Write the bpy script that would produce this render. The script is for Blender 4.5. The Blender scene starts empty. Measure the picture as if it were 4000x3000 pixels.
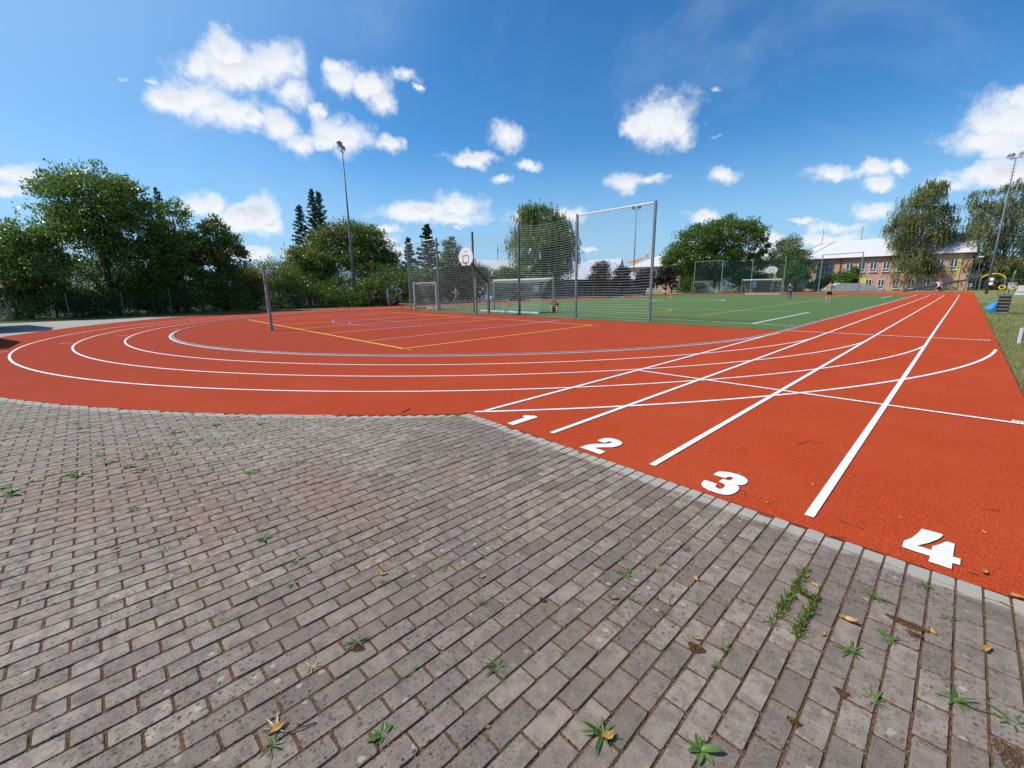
import bpy, bmesh, math, random
import numpy as np
from mathutils import Vector, Matrix
R=math.radians
random.seed(7); rng=np.random.default_rng(7)
sc=bpy.context.scene
COL=sc.collection
# ---------------------------------------------------------------- camera (metres, 1.6 m above the ground)
F,PIT,ROL,YAW,CH=1686.8,.2197,-.0141,.8023,1.5958      # focal length in 1/4000 of the width, pitch, roll, heading, height
def ray(x,y):
    x=x-2000.;y=-(y-1500.)
    c,s=math.cos(ROL),math.sin(ROL); x,y=c*x-s*y,s*x+c*y
    d=(x,y*math.sin(PIT)+F*math.cos(PIT),y*math.cos(PIT)-F*math.sin(PIT))
    c,s=math.cos(YAW),math.sin(YAW)
    return Vector((c*d[0]-s*d[1],s*d[0]+c*d[1],d[2]))
def G(x,y,z=0.):                      # ground point measured in the photograph
    d=ray(x,y); t=(z-CH)/d.z; return (d.x*t,d.y*t)
def D(x,y,dep):                       # point at a known depth along the view axis
    d=ray(x,y); fw=ray(2000,1500); t=dep*F/d.dot(fw); return Vector((d.x*t,d.y*t,CH+d.z*t))
def AY(x,y,Y):
    d=ray(x,y); t=Y/d.y; return Vector((d.x*t,Y,CH+d.z*t))
def proj(X,Y,Z=0):
    c,s=math.cos(YAW),math.sin(YAW); x=c*X+s*Y; y=-s*X+c*Y; z=Z-CH
    fw=y*math.cos(PIT)-z*math.sin(PIT); up=y*math.sin(PIT)+z*math.cos(PIT)
    if fw<=.01: return None
    px=F*x/fw; py=F*up/fw; c,s=math.cos(ROL),math.sin(ROL)
    return 2000+c*px+s*py,1500-(-s*px+c*py)
cd=bpy.data.cameras.new('camera'); cam=bpy.data.objects.new('camera',cd); COL.objects.link(cam); sc.camera=cam
cd.sensor_width=36; cd.lens=F/4000*36; cd.clip_start=.05; cd.clip_end=3000
fwd=ray(2000,1500).normalized(); rt=(ray(3000,1500)-ray(2000,1500)).normalized(); up=rt.cross(fwd)
M=Matrix((rt,up,-fwd)).transposed().to_4x4(); M.translation=Vector((0,0,CH)); cam.matrix_world=M
# ---------------------------------------------------------------- sun, sky, exposure
SEL=47.; SD=Vector((.76,.65,0)).normalized()          # direction the shadows fall
sund=Vector((-SD.x*math.cos(R(SEL)),-SD.y*math.cos(R(SEL)),math.sin(R(SEL))))
sl=bpy.data.lights.new('sun','SUN'); sl.energy=5.0; sl.angle=R(.5); sl.color=(1,.95,.87)
so=bpy.data.objects.new('sun',sl); COL.objects.link(so); so.rotation_euler=(-sund).to_track_quat('-Z','Y').to_euler(); so.location=(0,0,30)
sc.view_settings.view_transform='Standard'; sc.view_settings.look='None'; sc.view_settings.exposure=.08; sc.view_settings.gamma=1
sc.view_settings.use_curve_mapping=False
W=bpy.data.worlds.new('World'); sc.world=W; W.use_nodes=True
wn=W.node_tree; wn.nodes.clear(); wl=wn.links
def N(nt,t,**k):
    n=nt.nodes.new(t)
    for a,b in k.items():
        if a=='ins':
            for i,v in b.items(): n.inputs[i].default_value=v
        else: setattr(n,a,b)
    return n
def math_(nt,op,a,b=None,c=None,clamp=False):
    n=nt.nodes.new('ShaderNodeMath'); n.operation=op; n.use_clamp=clamp
    for i,v in enumerate((a,b,c)):
        if v is None: continue
        if isinstance(v,(int,float)): n.inputs[i].default_value=v
        else: nt.links.new(v,n.inputs[i])
    return n.outputs[0]
def mapr(nt,v,a,b,c=0.,d=1.,interp='SMOOTHSTEP'):
    n=nt.nodes.new('ShaderNodeMapRange'); n.interpolation_type=interp
    nt.links.new(v,n.inputs[0])
    for i,q in zip((1,2,3,4),(a,b,c,d)): n.inputs[i].default_value=q
    return n.outputs[0]
def mixc(nt,f,a,b,blend='MIX'):
    n=nt.nodes.new('ShaderNodeMix'); n.data_type='RGBA'; n.blend_type=blend
    for i,v in ((0,f),(6,a),(7,b)):
        if isinstance(v,(int,float)): n.inputs[i].default_value=v
        elif isinstance(v,(tuple,list)): n.inputs[i].default_value=(*v,1) if len(v)==3 else v
        else: nt.links.new(v,n.inputs[i])
    return n.outputs[2]
sky=N(wn,'ShaderNodeTexSky',sky_type='NISHITA',sun_disc=False,sun_elevation=R(SEL),sun_rotation=math.atan2(sund.x,sund.y),altitude=400,air_density=1.,dust_density=.6,ozone_density=1.6)
tc=N(wn,'ShaderNodeTexCoord')
# cumulus clouds: soft lobes at their real bearings and heights, broken up by fractal noise
CL=[]
s=.904
def cl(o,lst,w=1.):
    for x,y,rx,ry in lst: CL.append((o[0]+s*x,o[1]+s*y,s*rx*1.12,s*ry*1.15,w))
cl((0,0),[(975,225,95,80),(1030,300,220,88),(1200,280,130,92),(1270,395,78,78),(870,300,90,70),(840,435,180,66),(960,485,160,62),(700,440,60,45),(1090,510,70,32),
 (1220,545,85,68),(1290,615,78,58),(1375,480,52,32),(1480,585,125,88),(1400,620,60,42),(1680,625,50,44),(1470,350,85,70),(1600,370,95,70),(1655,445,62,58),(1435,300,45,32),
 (1745,328,72,34),(1800,382,34,20),(60,765,120,45),(40,835,64,30),
 (840,880,85,42),(930,890,66,54),(1050,940,125,52),(1130,930,72,58),(1170,980,62,32),(1100,1100,100,34),(1245,1090,36,24),
 (1830,915,190,40),(1980,885,96,60),(1940,940,130,34),(2035,690,115,36),(2200,590,90,64),(1975,985,24,12),(2170,775,44,20),(1660,1035,66,34),(1670,990,60,20),(1720,1090,60,40)])
cl((0,0),[(650,352,60,34),(520,352,40,22)],.42)
cl((2000,0),[(885,575,70,26),(880,392,34,18)],.38)
cl((2000,0),[(650,520,165,100),(710,560,110,74),(520,545,56,52),(490,790,95,40),(612,780,62,24),(905,757,76,30),(60,722,54,24),
 (2150,530,230,120),(2050,610,180,75),(2230,430,110,75),(2080,760,230,48),(1900,795,90,42),(1540,920,86,42),(60,940,80,40),(240,930,70,34)])
cl((2000,0),[(1380,740,110,38),(1560,720,100,36),(1680,715,54,32),(1600,790,70,32),(1400,980,150,38),(1360,1040,160,32),(840,930,85,30),(1250,960,90,16),(330,1080,40,14),(1130,1040,70,30)],.8)
nz=N(wn,'ShaderNodeTexNoise',ins={'Scale':13.,'Detail':9.,'Roughness':.62,'Distortion':.1}); wl.new(tc.outputs['Generated'],nz.inputs['Vector'])
wob=N(wn,'ShaderNodeTexNoise',ins={'Scale':22.,'Detail':5.,'Roughness':.65}); wl.new(tc.outputs['Generated'],wob.inputs['Vector'])
wv=N(wn,'ShaderNodeVectorMath',operation='SUBTRACT'); wl.new(wob.outputs['Color'],wv.inputs[0]); wv.inputs[1].default_value=(.5,.5,.5)
ws=N(wn,'ShaderNodeVectorMath',operation='SCALE'); wl.new(wv.outputs[0],ws.inputs[0]); ws.inputs['Scale'].default_value=.045
wd=N(wn,'ShaderNodeVectorMath',operation='ADD'); wl.new(tc.outputs['Generated'],wd.inputs[0]); wl.new(ws.outputs[0],wd.inputs[1])
acc=None; acch=None
for x,y,rx,ry,w in CL:
    c=ray(x,y).normalized(); u=(ray(x+rx,y).normalized()-ray(x-rx,y).normalized())/2; v=(ray(x,y-ry).normalized()-ray(x,y+ry).normalized())/2
    a_,b_=u.length,v.length; uh=u.normalized(); wh=c; vh=wh.cross(uh).normalized(); uh=vh.cross(wh).normalized()
    e=Matrix((uh,vh,wh)).transposed().to_euler('XYZ')
    mp=N(wn,'ShaderNodeMapping',vector_type='TEXTURE'); wl.new(wd.outputs[0],mp.inputs[0])
    mp.inputs['Location'].default_value=c; mp.inputs['Rotation'].default_value=e; mp.inputs['Scale'].default_value=(a_,b_,.6)
    ln=N(wn,'ShaderNodeVectorMath',operation='LENGTH'); wl.new(mp.outputs[0],ln.inputs[0])
    m=math_(wn,'MULTIPLY_ADD',ln.outputs['Value'],-1.,w)
    sp=N(wn,'ShaderNodeSeparateXYZ'); wl.new(mp.outputs[0],sp.inputs[0])
    hgt=math_(wn,'MULTIPLY_ADD',sp.outputs[1],-1.,.0)      # how far below the lobe's middle
    if acc is None: acc=m; acch=hgt
    else:
        gt=math_(wn,'GREATER_THAN',m,acc)
        mm=N(wn,'ShaderNodeMix',data_type='FLOAT'); wl.new(gt,mm.inputs[0]); wl.new(acch,mm.inputs[2]); wl.new(hgt,mm.inputs[3]); acch=mm.outputs[0]
        acc=math_(wn,'SMOOTH_MAX',acc,m,.12)
nf=math_(wn,'MULTIPLY_ADD',nz.outputs['Fac'],2.4,-1.12)
den=math_(wn,'ADD',acc,nf)
alpha=mapr(wn,den,-.16,.80)
inner=mapr(wn,den,.3,1.1)
shade=mapr(wn,acch,-.3,1.1)
n2=N(wn,'ShaderNodeTexNoise',ins={'Scale':26.,'Detail':5.,'Roughness':.6}); wl.new(wd.outputs[0],n2.inputs['Vector'])
shade=math_(wn,'ADD',shade,math_(wn,'MULTIPLY_ADD',n2.outputs['Fac'],.9,-.45),clamp=True)
shade=math_(wn,'MULTIPLY',shade,inner)
ccol=mixc(wn,shade,(8.7,9.0,9.4),(4.9,5.5,6.5))
# faint high haze and thin cirrus veils
ci=N(wn,'ShaderNodeTexNoise',ins={'Scale':2.2,'Detail':7.,'Roughness':.62,'Distortion':.8}); wl.new(tc.outputs['Generated'],ci.inputs['Vector'])
hv=mapr(wn,ci.outputs['Fac'],.5,.85,0,.28)
hsv=N(wn,'ShaderNodeHueSaturation',ins={'Saturation':1.25,'Value':1.}); wl.new(sky.outputs[0],hsv.inputs['Color'])
tint=mixc(wn,1.,hsv.outputs[0],(.72,1.20,1.42),'MULTIPLY')
sz=N(wn,'ShaderNodeSeparateXYZ'); wl.new(tc.outputs['Generated'],sz.inputs[0])
dsn=N(wn,'ShaderNodeVectorMath',operation='DOT_PRODUCT'); wl.new(tc.outputs['Generated'],dsn.inputs[0]); dsn.inputs[1].default_value=sund
tint=mixc(wn,mapr(wn,dsn.outputs['Value'],.40,.98,0,.85),tint,(3.6,5.9,8.6))
tint=mixc(wn,mapr(wn,sz.outputs[2],.30,.0,0,.85),tint,(3.7,5.9,8.5))
skc=mixc(wn,hv,tint,(5.2,6.6,8.4))
final=mixc(wn,alpha,skc,ccol)
bg=N(wn,'ShaderNodeBackground',ins={'Strength':.1}); wl.new(final,bg.inputs[0])
wo=N(wn,'ShaderNodeOutputWorld'); wl.new(bg.outputs[0],wo.inputs[0])
# ---------------------------------------------------------------- materials
MT={}
def mat(name,col=(.5,.5,.5),rough=.8,metal=0.,spec=.3,var=0.,vscale=8.,bump=0.,bscale=60.,col2=None,fac=(.4,.6),trans=0.,emit=0.,detail=4.):
    if name in MT: return MT[name]
    m=bpy.data.materials.new(name); m.use_nodes=True; nt=m.node_tree; b=nt.nodes['Principled BSDF']
    b.inputs['Roughness'].default_value=rough; b.inputs['Metallic'].default_value=metal; b.inputs['Specular IOR Level'].default_value=spec
    b.inputs['Base Color'].default_value=(*col,1)
    geo=N(nt,'ShaderNodeNewGeometry')
    if col2 or var:
        n=N(nt,'ShaderNodeTexNoise',ins={'Scale':vscale,'Detail':detail,'Roughness':.6}); nt.links.new(geo.outputs['Position'],n.inputs['Vector'])
        f=mapr(nt,n.outputs['Fac'],fac[0],fac[1])
        c2=col2 if col2 else tuple(c*(1-var) for c in col)
        nt.links.new(mixc(nt,f,col,c2),b.inputs['Base Color'])
    if bump:
        n=N(nt,'ShaderNodeTexNoise',ins={'Scale':bscale,'Detail':3.}); nt.links.new(geo.outputs['Position'],n.inputs['Vector'])
        bp=N(nt,'ShaderNodeBump',ins={'Strength':bump,'Distance':.01}); nt.links.new(n.outputs['Fac'],bp.inputs['Height']); nt.links.new(bp.outputs[0],b.inputs['Normal'])
    MT[name]=m; return m
def noise(nt,vec,scale,detail=3.,rough=.6,dist=0.):
    n=N(nt,'ShaderNodeTexNoise',ins={'Scale':scale,'Detail':detail,'Roughness':rough,'Distortion':dist}); nt.links.new(vec,n.inputs['Vector']); return n
def track_mat():
    m=mat('track_rubber',(.44,.062,.026),rough=.95,spec=.06); nt=m.node_tree; b=nt.nodes['Principled BSDF']; g=N(nt,'ShaderNodeNewGeometry').outputs['Position']
    v=N(nt,'ShaderNodeTexVoronoi',ins={'Scale':135.,'Randomness':1.}); nt.links.new(g,v.inputs['Vector'])
    sep=N(nt,'ShaderNodeSeparateColor'); nt.links.new(v.outputs['Color'],sep.inputs[0])
    gr=mixc(nt,mapr(nt,sep.outputs[0],0.,1.,interp='LINEAR'),(.35,.041,.013),(.60,.088,.025))
    n1=noise(nt,g,38.,4.,.7); gr=mixc(nt,mapr(nt,n1.outputs['Fac'],.35,.7,0,.42),gr,(.30,.032,.014))
    n2=noise(nt,g,.7,5.,.6); gr=mixc(nt,mapr(nt,n2.outputs['Fac'],.42,.75,0,.35),gr,(.52,.10,.045))
    n3=noise(nt,g,3.5,5.,.7); gr=mixc(nt,mapr(nt,n3.outputs['Fac'],.5,.8,0,.28),gr,(.34,.05,.028))
    # the surface laid round the bend is older and duller than the start straight
    sx=N(nt,'ShaderNodeSeparateXYZ'); nt.links.new(g,sx.inputs[0])
    old=mapr(nt,sx.outputs[0],-1.,-14.,0.,.95,'LINEAR'); gr=mixc(nt,old,gr,mixc(nt,.7,gr,(.285,.050,.030)))
    nt.links.new(gr,b.inputs['Base Color'])
    h=math_(nt,'ADD',v.outputs['Distance'],math_(nt,'MULTIPLY',n1.outputs['Fac'],-.8))
    bp=N(nt,'ShaderNodeBump',ins={'Strength':1.,'Distance':.006}); bp.invert=True; nt.links.new(h,bp.inputs['Height']); nt.links.new(bp.outputs[0],b.inputs['Normal'])
    return m
def paver_mat():
    m=mat('concrete_paver',(.2,.18,.17),rough=.95,spec=.1); nt=m.node_tree; b=nt.nodes['Principled BSDF']; g=N(nt,'ShaderNodeNewGeometry').outputs['Position']
    sx=N(nt,'ShaderNodeSeparateXYZ'); nt.links.new(g,sx.inputs[0]); X,Y=sx.outputs[0],sx.outputs[1]
    col=math_(nt,'FLOOR',math_(nt,'MULTIPLY',math_(nt,'ADD',X,.005),10.))
    odd=math_(nt,'MODULO',math_(nt,'ADD',col,1000.),2.)
    row=math_(nt,'FLOOR',math_(nt,'MULTIPLY',math_(nt,'SUBTRACT',Y,math_(nt,'MULTIPLY_ADD',odd,.1,-.004)),5.))
    cb=N(nt,'ShaderNodeCombineXYZ'); nt.links.new(col,cb.inputs[0]); nt.links.new(row,cb.inputs[1])
    wnz=N(nt,'ShaderNodeTexWhiteNoise',noise_dimensions='3D'); nt.links.new(cb.outputs[0],wnz.inputs['Vector'])
    c=mixc(nt,wnz.outputs['Value'],(.165,.126,.098),(.335,.268,.212))
    big=noise(nt,g,.55,4.,.6); c=mixc(nt,mapr(nt,big.outputs['Fac'],.38,.66,0,.5),c,(.135,.103,.090))
    pk=noise(nt,g,.8,3.,.6,.5); c=mixc(nt,mapr(nt,pk.outputs['Fac'],.56,.72,0,.38),c,(.30,.165,.125))
    # paler towards the camera's left
    c=mixc(nt,mapr(nt,math_(nt,'ADD',X,math_(nt,'MULTIPLY',Y,.6)),-.6,-4.5,0,.42),c,(.39,.345,.280))
    for cx_,cy_,rx_,ry_ in ((*G(380,1900),1.5,.8),(*G(1280,1930),1.3,.55),(*G(800,1980),1.1,.5)):
        e1=N(nt,'ShaderNodeVectorMath',operation='SUBTRACT'); nt.links.new(g,e1.inputs[0]); e1.inputs[1].default_value=(cx_,cy_,0)
        e2=N(nt,'ShaderNodeVectorMath',operation='MULTIPLY'); nt.links.new(e1.outputs[0],e2.inputs[0]); e2.inputs[1].default_value=(1/rx_,1/ry_,0)
        e3=N(nt,'ShaderNodeVectorMath',operation='LENGTH'); nt.links.new(e2.outputs[0],e3.inputs[0])
        en=noise(nt,g,3.,4.,.6); c=mixc(nt,math_(nt,'MULTIPLY',mapr(nt,e3.outputs['Value'],1.15,.1,0,.62),mapr(nt,en.outputs['Fac'],.3,.6,.35,1)),c,(.30,.155,.115))
    mid=noise(nt,g,14.,5.,.65); c=mixc(nt,mapr(nt,mid.outputs['Fac'],.35,.7,0,.7),c,(.095,.076,.066))
    fine=noise(nt,g,190.,3.,.7); c=mixc(nt,mapr(nt,fine.outputs['Fac'],.4,.75,0,.35),c,(.46,.40,.34))
    for sc_,th,cc,amt,off in ((22.,.19,(.065,.052,.044),.62,0.),(11.,.16,(.50,.44,.38),.5,7.3),(48.,.24,(.06,.048,.042),.7,3.1),(16.,.12,(.045,.038,.034),.85,5.1)):
        av=N(nt,'ShaderNodeVectorMath',operation='ADD'); nt.links.new(g,av.inputs[0]); av.inputs[1].default_value=(off,off*1.7,0)
        fl=N(nt,'ShaderNodeVectorMath',operation='MULTIPLY'); wq=noise(nt,g,60.,3.,.6); w1=N(nt,'ShaderNodeVectorMath',operation='SCALE'); nt.links.new(wq.outputs['Color'],w1.inputs[0]); w1.inputs['Scale'].default_value=.018; w2=N(nt,'ShaderNodeVectorMath',operation='ADD'); nt.links.new(av.outputs[0],w2.inputs[0]); nt.links.new(w1.outputs[0],w2.inputs[1]); nt.links.new(w2.outputs[0],fl.inputs[0]); fl.inputs[1].default_value=(1,1,0)
        v=N(nt,'ShaderNodeTexVoronoi',ins={'Scale':sc_}); v.voronoi_dimensions='2D'; nt.links.new(fl.outputs[0],v.inputs['Vector'])
        se=N(nt,'ShaderNodeSeparateColor'); nt.links.new(v.outputs['Color'],se.inputs[0])
        on=math_(nt,'MULTIPLY',mapr(nt,v.outputs['Distance'],th,th*.6,0,amt),mapr(nt,se.outputs[0],(.8 if off==7.3 else .45),(.82 if off==7.3 else .5),0,1,'LINEAR'))
        spn=noise(nt,g,1.3,2.); on=math_(nt,'MULTIPLY',on,mapr(nt,spn.outputs['Fac'],.38,.6,.15,1))
        c=mixc(nt,on,c,cc)
    # pale cement band left along the track edge
    dx=math_(nt,'ADD',X,18.67); dy=math_(nt,'SUBTRACT',Y,16.47)
    rr=math_(nt,'SQRT',math_(nt,'ADD',math_(nt,'MULTIPLY',dx,dx),math_(nt,'MULTIPLY',dy,dy)))
    d1=math_(nt,'SUBTRACT',rr,19.47); d2=math_(nt,'SUBTRACT',math_(nt,'MULTIPLY_ADD',X,-.038,3.20),Y)
    left=math_(nt,'LESS_THAN',X,-4.36); dd=N(nt,'ShaderNodeMix',data_type='FLOAT'); nt.links.new(left,dd.inputs[0]); nt.links.new(d2,dd.inputs[2]); nt.links.new(d1,dd.inputs[3])
    wb=noise(nt,g,6.,4.,.65); ed=math_(nt,'ADD',dd.outputs[0],math_(nt,'MULTIPLY_ADD',wb.outputs['Fac'],.16,-.08))
    c=mixc(nt,mapr(nt,ed,.17,.12,0,.72),c,(.42,.385,.33))
    nt.links.new(c,b.inputs['Base Color'])
    bp=N(nt,'ShaderNodeBump',ins={'Strength':.8,'Distance':.004}); nt.links.new(math_(nt,'ADD',fine.outputs['Fac'],mid.outputs['Fac']),bp.inputs['Height']); nt.links.new(bp.outputs[0],b.inputs['Normal'])
    return m
def joint_mat():
    m=mat('joint_sand',(.08,.045,.03),rough=1,spec=.1); nt=m.node_tree; b=nt.nodes['Principled BSDF']; g=N(nt,'ShaderNodeNewGeometry').outputs['Position']
    a=noise(nt,g,60.,4.,.8); c=mixc(nt,mapr(nt,a.outputs['Fac'],.35,.65),(.065,.034,.022),(.25,.11,.065))
    f=noise(nt,g,2.2,3.,.6); f2=noise(nt,g,45.,2.); c=mixc(nt,math_(nt,'MULTIPLY',mapr(nt,f.outputs['Fac'],.44,.62),mapr(nt,f2.outputs['Fac'],.4,.6)),c,(.085,.095,.022))
    k=noise(nt,g,170.,2.); c=mixc(nt,mapr(nt,k.outputs['Fac'],.62,.72,0,.8),c,(.25,.20,.14))
    nt.links.new(c,b.inputs['Base Color'])
    bp=N(nt,'ShaderNodeBump',ins={'Strength':1.,'Distance':.01}); nt.links.new(a.outputs['Fac'],bp.inputs['Height']); nt.links.new(bp.outputs[0],b.inputs['Normal'])
    return m
def turf_mat():
    m=mat('artificial_turf',(.05,.13,.035),rough=.75,spec=.25); nt=m.node_tree; b=nt.nodes['Principled BSDF']; g=N(nt,'ShaderNodeNewGeometry').outputs['Position']
    a=noise(nt,g,45.,4.,.8); c=mixc(nt,mapr(nt,a.outputs['Fac'],.3,.7),(.038,.088,.020),(.155,.235,.062))
    f=noise(nt,g,1.1,5.,.7); c=mixc(nt,mapr(nt,f.outputs['Fac'],.45,.75,0,.5),c,(.085,.14,.045))
    # worn brown infill in front of the near goal line
    vm=N(nt,'ShaderNodeVectorMath',operation='SUBTRACT'); nt.links.new(g,vm.inputs[0]); vm.inputs[1].default_value=(-11.,21.,0)
    vs=N(nt,'ShaderNodeVectorMath',operation='MULTIPLY'); nt.links.new(vm.outputs[0],vs.inputs[0]); vs.inputs[1].default_value=(.2,.85,0)
    ln=N(nt,'ShaderNodeVectorMath',operation='LENGTH'); nt.links.new(vs.outputs[0],ln.inputs[0])
    q=noise(nt,g,2.5,5.,.7); w=math_(nt,'MULTIPLY',mapr(nt,ln.outputs['Value'],1.1,.2),mapr(nt,q.outputs['Fac'],.35,.6)); c=mixc(nt,math_(nt,'MULTIPLY',w,.75),c,(.13,.065,.035))
    # thin sandy stripes brushed in along the field
    st=N(nt,'ShaderNodeMapping'); nt.links.new(g,st.inputs[0]); st.inputs['Scale'].default_value=(.06,1.1,1); s2=noise(nt,st.outputs[0],1.6,4.,.7); c=mixc(nt,mapr(nt,s2.outputs['Fac'],.5,.75,0,.35),c,(.11,.17,.075))
    nt.links.new(c,b.inputs['Base Color'])
    bp=N(nt,'ShaderNodeBump',ins={'Strength':1.,'Distance':.03}); nt.links.new(a.outputs['Fac'],bp.inputs['Height']); nt.links.new(bp.outputs[0],b.inputs['Normal'])
    return m
def lawn_mat():
    m=mat('dry_lawn',(.12,.15,.05),rough=.9,spec=.15); nt=m.node_tree; b=nt.nodes['Principled BSDF']; g=N(nt,'ShaderNodeNewGeometry').outputs['Position']
    a=noise(nt,g,35.,4.,.8); c=mixc(nt,mapr(nt,a.outputs['Fac'],.3,.7),(.11,.14,.035),(.30,.29,.12))
    f=noise(nt,g,1.0,5.,.65); c=mixc(nt,mapr(nt,f.outputs['Fac'],.42,.68,0,.65),c,(.27,.23,.11))
    q=noise(nt,g,.35,3.,.5); c=mixc(nt,mapr(nt,q.outputs['Fac'],.5,.7,0,.6),c,(.06,.10,.02))
    nt.links.new(c,b.inputs['Base Color'])
    bp=N(nt,'ShaderNodeBump',ins={'Strength':1.,'Distance':.04}); nt.links.new(a.outputs['Fac'],bp.inputs['Height']); nt.links.new(bp.outputs[0],b.inputs['Normal'])
    return m
def paint_mat(name,col,wear,wc,amt):
    m=mat(name,col,rough=.7,spec=.3); nt=m.node_tree; b=nt.nodes['Principled BSDF']; g=N(nt,'ShaderNodeNewGeometry').outputs['Position']
    a=noise(nt,g,70.,4.,.8); q=noise(nt,g,2.,4.,.7)
    f=math_(nt,'MULTIPLY',mapr(nt,a.outputs['Fac'],.5,.72),mapr(nt,q.outputs['Fac'],.3,.6,.25,1.))
    c=mixc(nt,math_(nt,'MULTIPLY',f,amt),col,wc); c=mixc(nt,wear,c,wc)
    nt.links.new(c,b.inputs['Base Color'])
    bp=N(nt,'ShaderNodeBump',ins={'Strength':.7,'Distance':.004}); nt.links.new(a.outputs['Fac'],bp.inputs['Height']); nt.links.new(bp.outputs[0],b.inputs['Normal'])
    return m
def leaf_mat(name,dark,light,hi=None,trans=.35,gloss=.5,odd=None):
    m=bpy.data.materials.new(name); m.use_nodes=True; nt=m.node_tree; nt.nodes.clear()
    g=N(nt,'ShaderNodeNewGeometry'); c=mixc(nt,g.outputs['Random Per Island'],dark,light)
    n=noise(nt,g.outputs['Position'],.55,3.); c=mixc(nt,mapr(nt,n.outputs['Fac'],.4,.65,0,.55),c,hi or light)
    if odd:
        w=N(nt,'ShaderNodeTexWhiteNoise',noise_dimensions='1D'); nt.links.new(g.outputs['Random Per Island'],w.inputs['W'])
        c=mixc(nt,mapr(nt,w.outputs['Value'],1-odd[1],1-odd[1]+.001,0,1,'LINEAR'),c,odd[0])
    p=N(nt,'ShaderNodeBsdfPrincipled',ins={'Roughness':gloss}); p.inputs['Specular IOR Level'].default_value=.4; nt.links.new(c,p.inputs['Base Color'])
    t=N(nt,'ShaderNodeBsdfTranslucent'); tcn=mixc(nt,.5,c,(.12,.16,.01)); nt.links.new(tcn,t.inputs[0])
    mx=N(nt,'ShaderNodeMixShader',ins={0:trans}); nt.links.new(p.outputs[0],mx.inputs[1]); nt.links.new(t.outputs[0],mx.inputs[2])
    o=N(nt,'ShaderNodeOutputMaterial'); nt.links.new(mx.outputs[0],o.inputs[0]); MT[name]=m; return m
TRACK=track_mat(); PAVER=paver_mat(); JOINT=joint_mat(); TURF=turf_mat(); LAWN=lawn_mat()
WHITE=paint_mat('white_paint',(.76,.76,.76),.0,(.42,.14,.09),.9); WORN=paint_mat('worn_white_paint',(.74,.66,.64),.22,(.45,.10,.06),.9); PINKW=paint_mat('faded_pink_paint',(.72,.55,.52),.42,(.45,.10,.06),.9)
YEL=paint_mat('yellow_paint',(.80,.50,.07),.0,(.42,.09,.04),.8); BLUEP=paint_mat('violet_blue_paint',(.28,.22,.55),.1,(.42,.09,.05),.8)
TURFW=paint_mat('turf_white_line',(.74,.77,.72),.0,(.10,.17,.06),.55); TURFY=paint_mat('turf_yellow_line',(.60,.38,.04),.05,(.07,.13,.04),.6)
STEEL=mat('galvanised_steel',(.22,.235,.245),rough=.5,metal=.5,var=.3,vscale=6.); DSTEEL=mat('dark_steel',(.10,.105,.12),rough=.55,metal=.3,var=.3,vscale=5.)
WSTEEL=mat('white_enamel',(.75,.76,.78),rough=.4,var=.1,vscale=3.); CORD=mat('net_cord',(.42,.50,.46),rough=.8); GCORD=mat('goal_net_cord',(.45,.48,.48),rough=.8)
CONC=mat('concrete',(.40,.39,.36),rough=.9,var=.25,vscale=3.,bump=.3); RED=mat('red_enamel',(.50,.07,.03),rough=.5); BLACK=mat('black_plastic',(.012,.012,.014),rough=.5)
ORANGE=mat('orange_enamel',(.55,.13,.03),rough=.5); WOODT=mat('bench_board',(.38,.26,.18),rough=.7,var=.3,vscale=12.)
BARK=mat('bark',(.12,.098,.08),rough=.95,var=.5,vscale=5.,bump=.8,bscale=20.); BIRCHB=mat('birch_bark',(.42,.40,.37),rough=.9,col2=(.06,.055,.05),vscale=4.,fac=(.5,.6))
SKIN=mat('skin',(.46,.25,.17),rough=.55); CLOUDB=mat('light_blue_cloth',(.10,.25,.55),rough=.9); NAVY=mat('navy_cloth',(.02,.03,.07),rough=.9); DENIM=mat('denim',(.05,.10,.22),rough=.9,var=.3,vscale=15.)
BLK=mat('black_cloth',(.012,.012,.015),rough=.9); WCL=mat('white_cloth',(.62,.60,.63),rough=.9); GREYC=mat('grey_cloth',(.15,.16,.18),rough=.9); HAIR=mat('brown_hair',(.06,.035,.02),rough=.7); FAIR=mat('fair_hair',(.28,.18,.08),rough=.7)
LIME=mat('lime_shoe',(.5,.6,.12),rough=.6); RBLUE=mat('royal_blue_cloth',(.02,.04,.22),rough=.9); REDC=mat('pink_cloth',(.52,.24,.20),rough=.9)
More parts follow.
